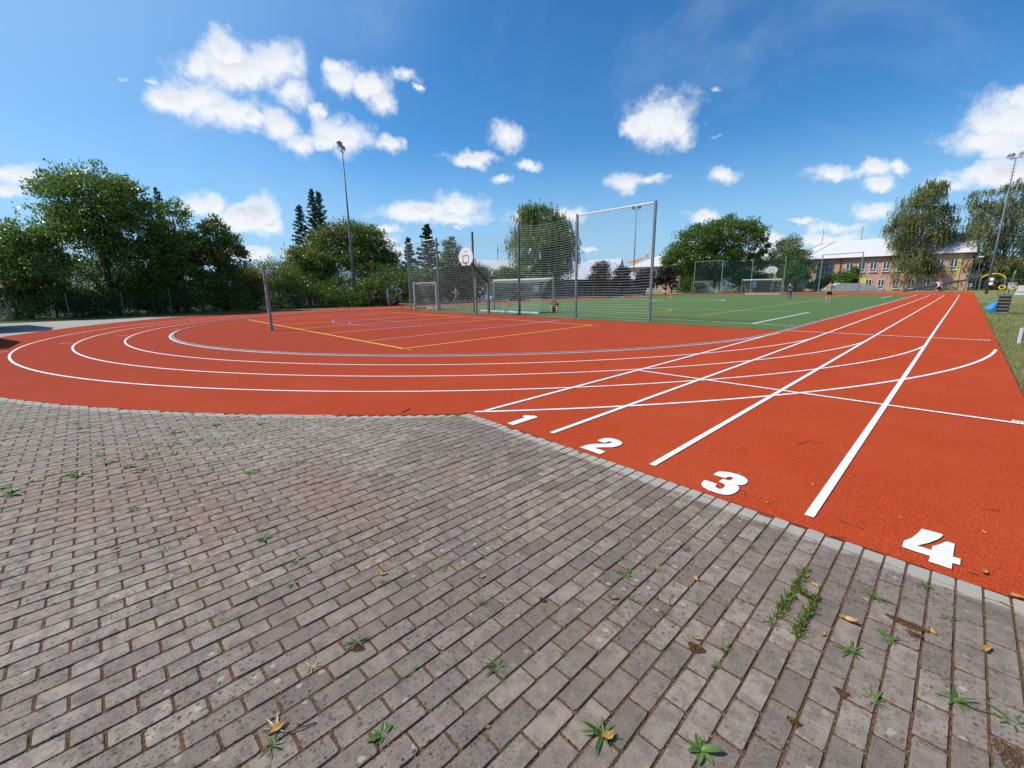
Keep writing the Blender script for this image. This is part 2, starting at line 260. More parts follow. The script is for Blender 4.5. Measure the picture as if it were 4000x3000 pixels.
# ---------------------------------------------------------------- mesh helpers
class MB:
    def __init__(s): s.v=[]; s.f=[]
    def add(s,vs,fs):
        o=len(s.v); s.v+= [tuple(v) for v in vs]; s.f+=[tuple(i+o for i in f) for f in fs]; return s
    def box(s,c,d,rz=0.,M4=None):
        x,y,z=d[0]/2,d[1]/2,d[2]/2; vs=[Vector((a*x,b*y,e*z)) for e in (-1,1) for a,b in ((-1,-1),(1,-1),(1,1),(-1,1))]
        Mx=M4 if M4 else Matrix.Translation(Vector(c))@Matrix.Rotation(rz,4,'Z')
        return s.add([Mx@v for v in vs],[(3,2,1,0),(4,5,6,7),(0,1,5,4),(1,2,6,5),(2,3,7,6),(3,0,4,7)])
    def tube(s,pts,r,n=8,cap=True,rect=None):
        pts=[Vector(p) for p in pts]; rs=r if isinstance(r,(list,tuple)) else [r]*len(pts); vs=[]; fs=[]
        for i,p in enumerate(pts):
            t=((pts[min(i+1,len(pts)-1)]-pts[max(i-1,0)])).normalized()
            a=Vector((0,0,1)) if abs(t.z)<.9 else Vector((1,0,0)); u=t.cross(a).normalized(); w=t.cross(u)
            for k in range(n):
                an=2*math.pi*(k+.5)/n; vs.append(p+u*math.cos(an)*rs[i]+w*math.sin(an)*rs[i])
        for i in range(len(pts)-1):
            for k in range(n): fs.append((i*n+k,i*n+(k+1)%n,(i+1)*n+(k+1)%n,(i+1)*n+k))
        if cap: fs.append(tuple(range(n))[::-1]); fs.append(tuple((len(pts)-1)*n+k for k in range(n)))
        return s.add(vs,fs)
    def poly(s,pts,z=None):
        vs=[(p[0],p[1],p[2] if z is None else z) for p in pts]; return s.add(vs,[tuple(range(len(vs)))])
    def prism(s,pts,z0,z1):
        n=len(pts); return s.add([(p[0],p[1],z0) for p in pts]+[(p[0],p[1],z1) for p in pts],[tuple(range(n))[::-1],tuple(range(n,2*n))]+[(i,(i+1)%n,(i+1)%n+n,i+n) for i in range(n)])
    def strip(s,pts,w,z):
        pts=[Vector((p[0],p[1])) for p in pts]; vs=[]
        for i,p in enumerate(pts):
            t=(pts[min(i+1,len(pts)-1)]-pts[max(i-1,0)]).normalized(); n=Vector((-t.y,t.x))*w/2
            vs+=[(p.x+n.x,p.y+n.y,z),(p.x-n.x,p.y-n.y,z)]
        return s.add(vs,[(2*i+1,2*i+3,2*i+2,2*i) for i in range(len(pts)-1)])
    def ell(s,c,r,nu=10,nv=7):
        vs=[]; fs=[]
        for j in range(nv+1):
            th=math.pi*j/nv
            for i in range(nu): ph=2*math.pi*i/nu; vs.append((c[0]+r[0]*math.sin(th)*math.cos(ph),c[1]+r[1]*math.sin(th)*math.sin(ph),c[2]+r[2]*math.cos(th)))
        for j in range(nv):
            for i in range(nu): fs.append((j*nu+i,(j+1)*nu+i,(j+1)*nu+(i+1)%nu,j*nu+(i+1)%nu))
        return s.add(vs,fs)
    def mesh(s,name):
        me=bpy.data.meshes.new(name); me.from_pydata(s.v,[],s.f); me.update(); return me
    def build(s,name,m,parent=None,smooth=False,label=None,kind=None):
        me=s.mesh(name)
        if m: me.materials.append(m)
        if smooth: me.shade_smooth()
        o=bpy.data.objects.new(name,me); COL.objects.link(o)
        if parent: o.parent=parent
        if label: o['label']=label
        if kind: o['kind']=kind
        return o
def tag(o,label=None,cat=None,group=None,kind=None):
    if label: o['label']=label
    if cat: o['category']=cat
    if group: o['group']=group
    if kind: o['kind']=kind
    return o
def empty(name,loc,label,cat,group=None,rz=0.):
    o=bpy.data.objects.new(name,None); COL.objects.link(o); o.location=loc; o.rotation_euler=(0,0,rz); o.empty_display_size=.2
    return tag(o,label,cat,group)
def copy_tree(o,parent=None):
    c=o.copy(); COL.objects.link(c)
    if parent is not None: c.parent=parent
    for ch in list(o.children): copy_tree(ch,c)
    return c
# ---------------------------------------------------------------- ground, track, field
CX,CY,CY2,R0=-18.67,16.47,73.4,14.52
def arc(cx,cy,r,a0,a1,n): return [(cx+r*math.cos(R(a0+(a1-a0)*i/n)),cy+r*math.sin(R(a0+(a1-a0)*i/n))) for i in range(n+1)]
def yb(x): return 3.20-.038*x if x>-4.36 else CY-math.sqrt(max(0,19.47**2-(x-CX)**2))
tag(MB().poly([(-900,-900),(900,-900),(900,1300),(-900,1300)],-.06).build('ground',LAWN),kind='structure')
def Ro(a):                     # outer edge of the red surface, wider on the far left
    ks=[(180,20.0),(199,21.3),(214,21.45),(230,20.75),(240,20.4),(250,20.3),(275,19.6),(294,19.47),(317.6,19.47)]
    for (p,q),(p2,q2) in zip(ks,ks[1:]):
        if p<=a<=p2: return q+(q2-q)*(a-p)/(p2-p)
    return 19.47
outer=[(-4.36,yb(-4.359)),(.78,yb(.78)),(.78,94.3),(-6,94.6),(-18.67,93.5)]+arc(CX,CY2,20,90,180,30)[1:]
outer+=[(CX+Ro(a)*math.cos(R(a)),CY+Ro(a)*math.sin(R(a))) for a in np.linspace(180,317.4,90)]
track=tag(MB().poly(outer,0.).build('running_track',TRACK),'red rubber running track with white lanes and numbered starts',kind='structure')
bm=bmesh.new(); bm.from_mesh(track.data); bmesh.ops.triangulate(bm,faces=bm.faces[:]); bmesh.ops.recalc_face_normals(bm,faces=bm.faces[:]); bm.to_mesh(track.data); bm.free()
LW=.05; Z1=.004
def line(pts,m,w=LW,z=Z1,name='lane_line',parent=track,label=None): return MB().strip(pts,w,z).build(name,m,parent,label=label)
for i in range(1,5):
    x=CX+R0+1.22*(i-1); xs=-4.198+1.22*(i-1)
    x0,y0=((-4.218,3.58),(-2.995,3.5),(-1.755,3.45),(-.535,3.39))[i-1]
    line([(x0,y0),(xs+.01,9.),(xs+.01,22.),(x+.0,45.),(x,73.4)],WHITE,.058,Z1+.004 if i<5 else Z1)
for i in range(4):
    r=R0+1.22*i; a1=-4 if i else -1
    line(arc(CX,CY,r,-3.2 if i else 0,-180,150)+[(CX-r,30),(CX-r,CY2)]+arc(CX,CY2,r,180,6,70),WHITE,.05,Z1+.0005*i)
r=R0+1.22*4; line(arc(CX,CY,r,-3.5,-42.15,56),WHITE,.055,Z1+.002,label='curved white line bounding the outside lane of the bend')
line([(-4.15,7.42),(.82,7.40)],WHITE,.065,Z1+.006,'start_line')
line([(-4.17,17.25),(.66,17.52)],WORN,.11,Z1+.006,'start_line',label='faded pink start line across the lanes')
for i,(ya,yb_) in enumerate(((27.3,27.6),(35.7,35.9),(43.9,44.2),(52.5,52.7))):
    line([(-4.12+1.22*i,ya),(-2.98+1.22*i,yb_)],PINKW,.06,Z1+.006,'stagger_mark')
line([(-4.2,73.5),(.7,73.6)],PINKW,.07,Z1+.006,'stagger_mark')
for x,y,x2,y2 in ((-18.86,-2.1,-18.84,-1.80),(-20.47,-.82,-20.38,-.50),(-22.2,.66,-22.19,.96),(-24.1,2.48,-24.05,2.80)):
    line([(x,y),(x2,y2)],WORN,.06,Z1+.006,'stagger_mark')
# the painted start numbers, outlines measured on the ground
def shape(pts,o,sx,name,lab):
    P=[G(o[0]+sx*a,o[1]+sx*b) for a,b in pts]
    ob=MB().poly(P,Z1+.004).build(name,WHITE,track,label=lab)
    bm=bmesh.new(); bm.from_mesh(ob.data); bmesh.ops.triangulate(bm,faces=bm.faces[:]); bm.to_mesh(ob.data)
    for f in bm.faces:
        if f.normal.z<0: f.normal_flip()
    bm.to_mesh(ob.data); bm.free()
shape([(355,722),(590,806),(1640,468),(1655,445),(1560,410),(1440,390),(1350,398),(1140,368),(995,425),(1130,468)],(1950,1590),200/2212,'lane_number','painted white number 1')
shape([(255,600),(800,790),(1010,868),(1090,860),(1250,765),(815,622),(1020,605),(1500,600),(1700,565),(1860,510),(1910,450),(1900,400),(1780,320),(1560,260),(1380,238),(1260,238),(1100,270),(940,338),(1230,430),(1370,372),(1460,368),(1525,405),(1440,445),(1260,468),(1000,462),(700,478),(480,520)],(2240,1690),220/2212,'lane_number','painted white number 2')
shape([(740,320),(1150,440),(1200,395),(1290,388),(1395,415),(1370,470),(1270,515),(1040,460),(915,550),(1095,630),(1125,680),(1080,750),(985,800),(890,780),(785,712),(870,630),(460,495),(360,560),(335,640),(390,730),(560,830),(850,930),(1050,980),(1230,992),(1380,960),(1540,870),(1600,780),(1570,700),(1500,660),(1680,665),(1800,630),(1880,560),(1860,480),(1750,390),(1570,310),(1250,235),(960,205),(830,240)],(2700,1820),260/2212,'lane_number','painted white number 3')
shape([(880,140),(1480,300),(1500,335),(1370,440),(1100,545),(750,628),(1160,760),(1190,645),(1400,590),(1590,508),(1830,580),(1800,800),(1775,950),(2000,1015),(1985,1190),(1760,1135),(1740,1305),(1075,1085),(1120,930),(720,805),(320,665),(370,490),(600,400),(780,260)],(3480,2050),300/2212,'lane_number','painted white number 4')
def text(body,size,x,y,rz,m,parent,name='lettering',z=Z1+.008,sx=1.,rx=0.,loc=None,label=None,bold=.0):
    c=bpy.data.curves.new(name,'FONT'); c.body=body; c.size=size; c.align_x='CENTER'; c.offset=bold
    t=bpy.data.objects.new(name,c); me=bpy.data.meshes.new_from_object(t); bpy.data.objects.remove(t)
    o=bpy.data.objects.new(name,me); me.materials.append(m); COL.objects.link(o); o.location=loc or (x,y,z); o.rotation_euler=(rx,0,rz); o.scale=(sx,1,1)
    if parent: o.parent=parent
    if label: o['label']=label
    return o
text('00 m',.13,.72,7.44,0,WHITE,track,bold=.004,label='small painted distance lettering on the start line')
for i,xx in enumerate((-3.82,-2.61,-1.4,-.17)): text(str(i+1),.14,xx,17.26+.06*i,0,WHITE,track,bold=.004)
text('110',.16,.55,17.5,0,WHITE,track,bold=.004)
# inner kerb of the track: low pale edging with a drain
kp=arc(CX,CY,R0-.085,0,-180,120)+[(CX-R0+.085,30),(CX-R0+.085,CY2)]+arc(CX,CY2,R0-.085,180,0,60)+[(CX+R0-.085,40),(CX+R0-.085,CY)]
kb=MB()
KA=[Vector((p[0],p[1])) for p in kp]
for off,hgt,wid in ((0,.022,.085),):
    vs=[]
    for i,p in enumerate(KA):
        t=(KA[(i+1)%len(KA)]-KA[i-1]).normalized(); n=Vector((-t.y,t.x))
        for d,z in ((-wid/2,0.),(-wid/2,hgt),(wid/2,hgt),(wid/2,0.)): vs.append((p.x+n.x*d,p.y+n.y*d,z))
    kb.add(vs,[(i*4+k,i*4+k+1,((i+1)%len(KA))*4+k+1,((i+1)%len(KA))*4+k) for i in range(len(KA)-1) for k in range(3)])
kb.build('inner_kerb',mat('grey_kerb',(.27,.27,.28),rough=.7,var=.3,vscale=4.),track,label='low grey kerb inside the innermost lane')
# volleyball and basketball markings on the near end
qa,qb,qc,qd=(-28.54,6.55),(-10.52,6.06),(-10.75,15.22),(-28.9,15.55)
def cp(t,u): return tuple((1-t)*(qa[k]*(1-u)+qd[k]*u)+t*(qb[k]*(1-u)+qc[k]*u) for k in (0,1))
line([cp(0,0),cp(1,0)],YEL,.075,Z1,'court_line'); line([cp(0,1),cp(1,1)],YEL,.075,Z1,'court_line'); line([cp(0,0),cp(0,1)],YEL,.075,Z1+.002,'court_line'); line([cp(1,0),cp(1,1)],YEL,.075,Z1+.002,'court_line')
for t in (.33,.496,.665): line([cp(t,0),cp(t,1)],YEL,.065,Z1+.001,'court_line')
line([(-12.99,6.15),(-13.55,15.4),(-13.62,17.0)],WORN,.05,Z1+.003,'court_line'); line([(-26.3,6.5),(-26.93,15.5)],WORN,.05,Z1+.003,'court_line')
line([(-10.25,6.02),(-10.12,6.05)],YEL,.05,Z1,'court_line'); line([(-10.62,15.2),(-10.48,15.27)],YEL,.05,Z1,'court_line')
line(arc(-20.3,15.2,6.6,180,360,60)+[(-13.55,17.0)],BLUEP,.07,Z1+.004,'court_line'); line(arc(-19.95,11.15,2.25,180,360,30),BLUEP,.07,Z1+.004,'court_line')
line([(-22.25,11.14),(-17.6,11.18)],BLUEP,.07,Z1+.0045,'court_line'); line([(-17.6,11.18),(-17.75,17.2)],BLUEP,.07,Z1+.0045,'court_line'); line([(-22.25,11.14),(-22.5,17.2)],BLUEP,.07,Z1+.0045,'court_line')
# artificial turf
turf=tag(MB().poly([(-35.6,18.95),(-33.05,18.85),(-28.7,18.35),(-23.5,18.02),(-13.67,17.75),(-5.6,17.38),(-4.31,17.30),(-4.31,73.0),(-6.5,74.6),(-33.05,75.5),(-33.05,20)],.008).build('football_field',TURF),kind='structure')
Zt=.014
def tl(pts,m=TURFW,w=.08): return line(pts,m,w,Zt+random.random()*.003,'field_line',turf)
tl([(-28.,20.9),(-16.94,20.4),(-10.9,20.0),(-5.9,19.52),(-4.4,19.38)],w=.06); tl([(-5.93,19.5),(-5.95,28.95)],w=.09); tl([(-30,30.3),(-15.7,29.45),(-6.04,28.8)],w=.06)
tl(arc(-20.7,46.2,3.6,0,360,60),w=.15); tl([(-30.,46.4),(-24.3,46.2)],w=.07); tl([(-17.1,45.9),(-9.6,45.1),(-6.1,44.4)],w=.07); tl([(-6.05,59.3),(-6.1,69.5)],w=.1); tl([(-30,60),(-12,58.5)],w=.06)
tl([(-9.6,23.),(-9.63,29.4),(-9.9,45.),(-11.2,75)],TURFY,.10); tl([(-28.,24.2),(-11.25,22.95),(-9.6,23.0)],TURFY,.06); tl(arc(-16.2,26.,3.3,-65,65,30),TURFY,.08)
# ---------------------------------------------------------------- paving: bricks in courses, long joints towards the track
pav=bpy.data.objects.new('paving',None); COL.objects.link(pav); pav['kind']='structure'; pav['label']='grey concrete block paving in the foreground'
bed=[(x,yb(x)+.002) for x in np.linspace(-16,3.6,120)]+[(3.6,-6),(-16,-6)]
ob=MB().poly(bed[::-1],-.0055).build('joint_bed',JOINT,pav); bm=bmesh.new(); bm.from_mesh(ob.data); bmesh.ops.triangulate(bm,faces=bm.faces[:]); bmesh.ops.recalc_face_normals(bm,faces=bm.faces[:])
for f in bm.faces:
    if f.normal.z<0: f.normal_flip()
bm.to_mesh(ob.data); bm.free()
def brick_geo(x0,x1,y0,ya,yc,zt,tilt=(0,0),cr=.0055,ch=.003,jit=0.,rs=None):
    # corners x0,x1 ; bottom y0 ; top edge y at x0 = ya, at x1 = yc
    cs=[(x0,y0),(x1,y0),(x1,yc),(x0,ya)]; n=4; ring=[]
    for i,c in enumerate(cs):
        p=cs[i-1]; q=cs[(i+1)%4]
        for t in (p,q):
            d=Vector((t[0]-c[0],t[1]-c[1])); L=d.length; k=cr*(rs.uniform(.4,1.9) if rs else 1)
            d=d/L*min(k,L*.4); ring.append(Vector((c[0]+d.x,c[1]+d.y)))
    if rs:
        for q in ring: q.x+=rs.uniform(-jit,jit); q.y+=rs.uniform(-jit,jit)
    cx=sum(q.x for q in ring)/8; cy=sum(q.y for q in ring)/8
    vs=[]
    for k,(sc_,z) in enumerate(((1.,-.03),(1.,-ch),(None,0.))):
        for q in ring:
            if sc_ is None:
                d=Vector((cx-q.x,cy-q.y)); d=d.normalized()*ch*1.1; X,Y=q.x+d.x,q.y+d.y
            else: X,Y=q.x,q.y
            vs.append((X,Y,zt+z+(X-cx)*tilt[0]+(Y-cy)*tilt[1]))
    fs=[tuple(16+i for i in range(8))]+[(a*8+i,a*8+(i+1)%8,(a+1)*8+(i+1)%8,(a+1)*8+i) for a in (0,1) for i in range(8)]
    return vs,fs
rb=random.Random(3); bricks=[]
for ci in range(-150,36):
    xa=ci*.1-.005; xb=xa+.1; off=.1 if (ci+1000)%2 else 0.
    for k in range(-30,19):
        y0=k*.2-.004+off; y1=y0+.2
        top=max(yb(xa),yb(xb))
        if y0>min(yb(xa),yb(xb))-.02: continue
        full=y1<=min(yb(xa),yb(xb))
        if not full:
            y1a,y1b=min(y1,yb(xa)),min(y1,yb(xb))
            if min(yb(xa),yb(xb))-y0<.035: continue
        else: y1a=y1b=y1
        # a short leftover sliver in front of the track belongs to this brick
        g=.0048+rb.uniform(-.001,.0015); gy=.0052+rb.uniform(-.0012,.0015)
        bricks.append((xa+g,xb-g,y0+gy,y1a-(gy if full else .003),y1b-(gy if full else .003),full,ci,k))
def seen_area(b):
    P=[proj(x,y,0) for x,y in ((b[0],b[2]),(b[1],b[2]),(b[1],b[4]),(b[0],b[3]))]
    if any(p is None for p in P): return 0
    cx=sum(p[0] for p in P)/4; cy=sum(p[1] for p in P)/4
    if not(-40<cx<4040 and cy<3060): return 0
    return abs(sum(P[i][0]*P[(i+1)%4][1]-P[(i+1)%4][0]*P[i][1] for i in range(4)))/2
order=sorted(range(len(bricks)),key=lambda i:-seen_area(bricks[i])); chosen=set(order[:298]); rest=MB()
var=[]
for q in range(24):
    vs,fs=brick_geo(-.0452,.0452,-.0948,.0948,.0948,0.,(0,0),jit=.0013,rs=rb); var.append(MB().add(vs,fs).mesh('brick')); var[-1].materials.append(PAVER)
for i,b in enumerate(bricks):
    zt=rb.uniform(-.0025,.0025); tl_=(rb.uniform(-.018,.018),rb.uniform(-.012,.012))
    if i in chosen:
        if b[5]:
            o=bpy.data.objects.new('brick',var[rb.randrange(24)]); o.location=((b[0]+b[1])/2,(b[2]+b[3])/2,zt); o.rotation_euler=(tl_[1],-tl_[0],rb.uniform(-.008,.008))
            COL.objects.link(o); o.parent=pav
        else:
            vs,fs=brick_geo(b[0],b[1],b[2],b[3],b[4],zt,tl_,jit=.001,rs=rb); MB().add(vs,fs).build('brick',PAVER,pav)
    else:
        vs,fs=brick_geo(b[0],b[1],b[2],b[3],b[4],zt,tl_,jit=.0012,rs=rb); rest.add(vs,fs)
rest.build('bricks',PAVER,pav,kind='stuff')
CRUMB=leaf_mat('joint_crumbs',(.05,.028,.020),(.20,.10,.06),(.10,.085,.03),.05,.9,((.30,.24,.16),.08))
cr_=MB(); nb=0
while nb<16000:
    u=rb.random(); px=rb.uniform(-60,4060); py=1620+1400*rb.random()**.8; x,y=G(px,py)
    if y>min(yb(x-.03),yb(x+.03))-.01: continue
    if rb.random()<.66: x=round((x+.005)*10)/10-.005+rb.gauss(0,.0035)
    else:
        ci=math.floor((x+.005)*10); off=.1 if (ci+1000)%2 else 0.; y=round((y+.004-off)*5)/5-.004+off+rb.gauss(0,.003)
    c0=Vector((x,y,rb.uniform(-.004,.0015))); s_=rb.uniform(.0015,.0042); nb+=1
    vs=[c0+Vector((rb.uniform(-s_,s_),rb.uniform(-s_,s_),rb.uniform(-s_*.6,s_*.6))) for _ in range(4)]; cr_.add(vs,[(0,1,2),(0,2,3),(0,3,1),(1,3,2)])
cr_.build('joint_crumbs',CRUMB,pav,kind='stuff')
# far paved yard left of the track
def yard_mat():
    m=mat('far_paving',(.34,.33,.31),rough=.9); nt=m.node_tree; b=nt.nodes['Principled BSDF']; g=N(nt,'ShaderNodeNewGeometry').outputs['Position']
    br=N(nt,'ShaderNodeTexBrick',ins={'Scale':1.,'Brick Width':.2,'Row Height':.1,'Mortar Size':.006}); nt.links.new(g,br.inputs['Vector']); br.inputs['Color1'].default_value=(.30,.29,.27,1); br.inputs['Color2'].default_value=(.40,.385,.36,1); br.inputs['Mortar'].default_value=(.15,.13,.11,1)
    n=noise(nt,g,.8,4.); nt.links.new(mixc(nt,mapr(nt,n.outputs['Fac'],.4,.7,0,.4),br.outputs['Color'],(.25,.24,.22)),b.inputs['Base Color']); return m
tag(MB().poly([(-42.2,-60),(-42.2,4),(-44.2,16),(-44.6,40),(-44,52),(-110,70),(-130,-60)][::-1],-.055).build('woodland_floor',mat('leaf_litter',(.035,.03,.018),rough=1,var=.5,vscale=2.)),kind='structure')
tag(MB().poly([(-38.2,9.5),(-38.3,-10),(-16,-10),(-16,-3.2),(-20,-3.0),(-26,-1.5),(-29,-.8),(-33,1.5),(-36,5),(-37.6,9.5)],-.02).build('paved_yard',yard_mat()),kind='structure')
# ---------------------------------------------------------------- weeds, moss and litter
WG=leaf_mat('weed_leaf',(.04,.105,.014),(.12,.20,.04),(.08,.155,.028),.25); WB=leaf_mat('bright_weed_leaf',(.05,.14,.016),(.18,.30,.04),(.10,.20,.025),.3); WD=leaf_mat('dry_weed',(.30,.22,.09),(.45,.36,.18),None,.2); GRS=leaf_mat('grass_blade',(.09,.15,.025),(.28,.32,.09),(.16,.22,.04),.3)
DLEAF=leaf_mat('dry_leaf',(.42,.20,.05),(.62,.38,.13),(.5,.24,.06),.25); MOSSM=leaf_mat('brown_moss',(.10,.045,.02),(.24,.13,.06),(.17,.08,.03),.1)
def weed_mesh(kind,rs,n,L):
    mb=MB()
    for i in range(n):
        a=2*math.pi*i/n+rs.uniform(-.35,.35); ln=L*rs.uniform(.55,1.1); w=ln*(.19 if kind=='rosette' else .10 if kind=='blade' else .035)
        lift=rs.uniform(.15,.75) if kind!='grass' else rs.uniform(.6,1.4); segs=4; vs=[]
        for k in range(segs+1):
            t=k/segs; rad=ln*(t*math.cos(lift*(1-t*.5))); z=ln*math.sin(lift)*(t-.42*t*t*(1.4 if kind!='grass' else 1.))+.003
            ww=w*((math.sin(math.pi*(.12+.85*t))**.8) if kind=='rosette' else (1-t)**.6*.9+.05*(k==0)); cxp,cyp=math.cos(a)*rad,math.sin(a)*rad; nx,ny=-math.sin(a)*ww,math.cos(a)*ww
            vs+=[(cxp-nx,cyp-ny,z+ww*.35),(cxp,cyp,z),(cxp+nx,cyp+ny,z+ww*.35)]
        fs=[]
        for k in range(segs): fs+=[(k*3,k*3+1,k*3+4,k*3+3),(k*3+1,k*3+2,k*3+5,k*3+4)]
        mb.add(vs,fs)
    me=mb.mesh('weed'); return me
rw=random.Random(11)
WM={k:[weed_mesh(k,rw,n,1.) for n in ns] for k,ns in (('rosette',(7,8,6)),('blade',(9,11,8,10)),('grass',(26,34)))}
def put_weed(px,py,size,kind,mm,label,group=None,cat='weed'):
    me=rw.choice(WM[kind]).copy(); me.materials.append(mm); x,y=G(px,py)
    o=bpy.data.objects.new('weed' if cat=='weed' else 'grass_tuft',me); COL.objects.link(o); o.location=(x,y,-.004); o.scale=(size,size,size*.9); o.rotation_euler=(0,0,rw.uniform(0,6.28)); tag(o,label,cat,group)
    return o
BIG=[(1393,2508,.075,'blade',WG,'large green weed with long pointed leaves over a brown root clump, centre left'),
(1497,2870,.05,'rosette',WG,'green rosette weed with broad rounded leaves near the bottom edge'),
(1607,2629,.028,'rosette',WG,'tiny green weed between the two larger centre weeds'),
(1940,2610,.058,'blade',WG,'slender upright green weed in the middle of the paving'),
(1885,2359,.034,'grass',WG,'single upright green shoot in the centre of the paving'),
(1887,2277,.036,'blade',WG,'small green weed beside an orange curled leaf'),
(1733,2219,.04,'blade',WG,'flat small green weed far above the centre shoot'),
(1501,2277,.045,'grass',GRS,'dry yellowish tuft under a curled brown leaf'),
(1140,2277,.034,'rosette',WG,'small rosette weed standing alone at the left centre'),
(1077,2850,.06,'blade',WD,'dry tangled weed with a long dead stalk near the lower left'),
(1063,2913,.045,'blade',WG,'thin star shaped weed just below the dry tangled weed'),
(1217,2605,.04,'blade',WD,'pale straw coloured dead tuft at left centre'),
(2354,2868,.075,'blade',WG,'large star shaped weed with narrow leaves at the bottom centre'),
(2738,2928,.062,'rosette',WG,'weed with one long leaf standing up at the bottom right of centre'),
(2834,2537,.06,'blade',WG,'bushy green weed with twisted leaves beside the brown moss clump'),
(2803,2600,.03,'rosette',WG,'two leafed weed sprout below the twisted weed'),
(2443,2246,.05,'rosette',WG,'flat dark green rosette weed in the upper right centre'),
(2482,2340,.04,'blade',WG,'small narrow weed below the dark rosette'),
(2591,2393,.04,'grass',GRS,'yellow green grass tuft with dry stalks right of centre'),
(2564,2224,.045,'grass',WD,'dry straw tuft right of the dark green rosette'),
(3424,2335,.062,'blade',WG,'bright spreading weed with long leaves below the number 4'),
(3617,2289,.045,'blade',WG,'dense green and yellow weed next to the kerb bricks'),
(3468,2494,.045,'rosette',WG,'four leafed weed left of the big brown moss clump'),
(3323,2542,.06,'blade',WG,'spiky weed with pale leaves between the grass patch and the bottom'),
(3533,2340,.035,'blade',WG,'small thin weed right of the bright spreading weed'),
(3713,2417,.05,'blade',WG,'pale slender weed in the wide joint at the right'),
(3415,2735,.06,'blade',WG,'dense low weed with many leaves at the lower right'),
(3728,2735,.065,'blade',WG,'arching weed with one long curved leaf at the lower right'),
(3959,2822,.08,'blade',WG,'tall green weed at the right edge of the paving'),
(3019,2430,.045,'blade',WG,'thin weed at the lower left end of the grass patch'),
(2681,2146,.045,'blade',WG,'dark green weed two bricks below the number 3'),
(2423,2187,.05,'blade',WG,'spiky green weed left of the dry straw tuft'),
(2816,2058,.038,'blade',WG,'small pointed weed near the kerb below the number 3'),
(2937,2140,.035,'grass',WG,'low mossy tuft near the kerb left of the number 4'),
(2987,2049,.04,'grass',GRS,'dry and green tuft touching the kerb line between 3 and 4'),
(2646,1950,.03,'blade',WG,'small weed with a yellow leaf near the kerb under number 3'),
(2264,1767,.045,'grass',WG,'green tuft on the kerb at the foot of the number 2'),
(2185,1961,.035,'blade',WG,'green weed alone in the middle of the upper right paving'),
(545,1795,.06,'blade',WG,'yellow green weed, largest in the upper left cluster'),
(1082,1735,.06,'blade',WG,'green weed standing alone right of the upper left cluster'),
(1032,2106,.05,'rosette',WG,'round green weed left of the curled dead leaf'),
(480,1902,.055,'blade',WG,'wide flat weed below the upper left cluster')]
for b in BIG:
    wo_=put_weed(b[0],b[1],b[2]*1.15,*b[3:])
    db=MB()
    for q in range(90):
        a=rw.uniform(0,6.28); rr_=b[2]*.55*math.sqrt(rw.random()); c0=Vector((math.cos(a)*rr_,math.sin(a)*rr_,rw.uniform(.001,.006))); s_=rw.uniform(.0012,.003)
        db.add([c0+Vector((rw.uniform(-s_,s_),rw.uniform(-s_,s_),rw.uniform(-s_*.5,s_*.5))) for _ in range(3)],[(0,1,2)])
    do=db.build('root_debris',MOSSM,wo_,kind='stuff'); k_=1/b[2]; do.scale=(k_,k_,k_/.9)
CR=.5425
for a,b in ((490,180),(860,237),(1085,185),(1385,210),(1870,225),(1700,258),(1560,295),(1880,290),(560,283),(605,315),(590,348),(175,313),(1360,300),(1495,316),(1265,350),(720,425),(950,425),(1140,438),(1225,448),(1270,425),(1420,408),(975,480),(1080,512),(1110,540),(1250,505),(700,513),(865,525),(430,560),(520,545),(570,532),(780,570),(1300,540),(1340,597),(925,600),(1000,632),(1060,612),(360,655),(505,650),(565,660),(50,618),(10,590),(1565,560),(1815,640),(40,695),(460,705),(250,700),(1100,705),(335,748),(15,750),(100,770),(95,800),(440,765),(740,440),(1440,412),(640,665),(590,700)):
    put_weed(a*CR,1500+b*CR,rw.uniform(.052,.08),rw.choice(('blade','blade','rosette')),WB if rw.random()<.8 else GRS,'small green weed in the scattered cluster on the far left of the paving','weeds clustered on the far left paving')
for a,b in ((530,875),(960,910),(2175,563),(1320,1105),(1200,1195),(2130,1270),(2100,1435),(1930,498),(1635,438)):
    put_weed(a*CR,1500+b*CR,rw.uniform(.04,.055),rw.choice(('blade','rosette')),WG,'lone small green weed in the open left half of the paving','lone weeds in the left half of the paving')
for a,b in ((1976,1719),(1991,1769),(2155,1790),(2076,1882),(2373,1982),(2346,1791),(2111,1709),(2725,1944),(2537,1976),(2672,1982),(2575,2061),(2834,2120),(2443,2246),(1888,2182),(1732,2217),(2200,2557),(2713,2357),(2558,2220)):
    put_weed(a,b,rw.uniform(.022,.034),rw.choice(('blade','grass')),WG if rw.random()<.7 else GRS,'tiny green sprout in the brick joints near the slanting kerb','tiny sprouts in the right half of the paving')
# grass growing out of the joints: two dense strips
def strip_grass(pts,n,name,lab,spread=.011,L=.03,mm=GRS):
    mb=MB(); P=[Vector(G(*p)) for p in pts]
    for i in range(n):
        t=rw.random()*(len(P)-1); k=int(t); q=P[k].lerp(P[min(k+1,len(P)-1)],t-k); x=q.x+rw.gauss(0,spread); y=q.y+rw.gauss(0,spread)
        a=rw.uniform(0,6.28); l=L*rw.uniform(.4,1.2); dx,dy=math.cos(a),math.sin(a); w=.0016; ln=rw.uniform(.2,.9)
        mb.add([(x-dy*w,y+dx*w,-.006),(x+dy*w,y-dx*w,-.006),(x+dx*l*ln*.5,y+dy*l*ln*.5,l*.75),(x+dx*l*ln,y+dy*l*ln,l*(1.05-ln*.5))],[(0,1,2),(1,3,2)])
    o=mb.build(name,mm); return tag(o,lab,'grass',kind='stuff')
strip_grass([(3145,2225),(3110,2290),(3075,2350),(3035,2415)],420,'grass_strip','dense green grass strip growing along a joint, left arm of the H shape')
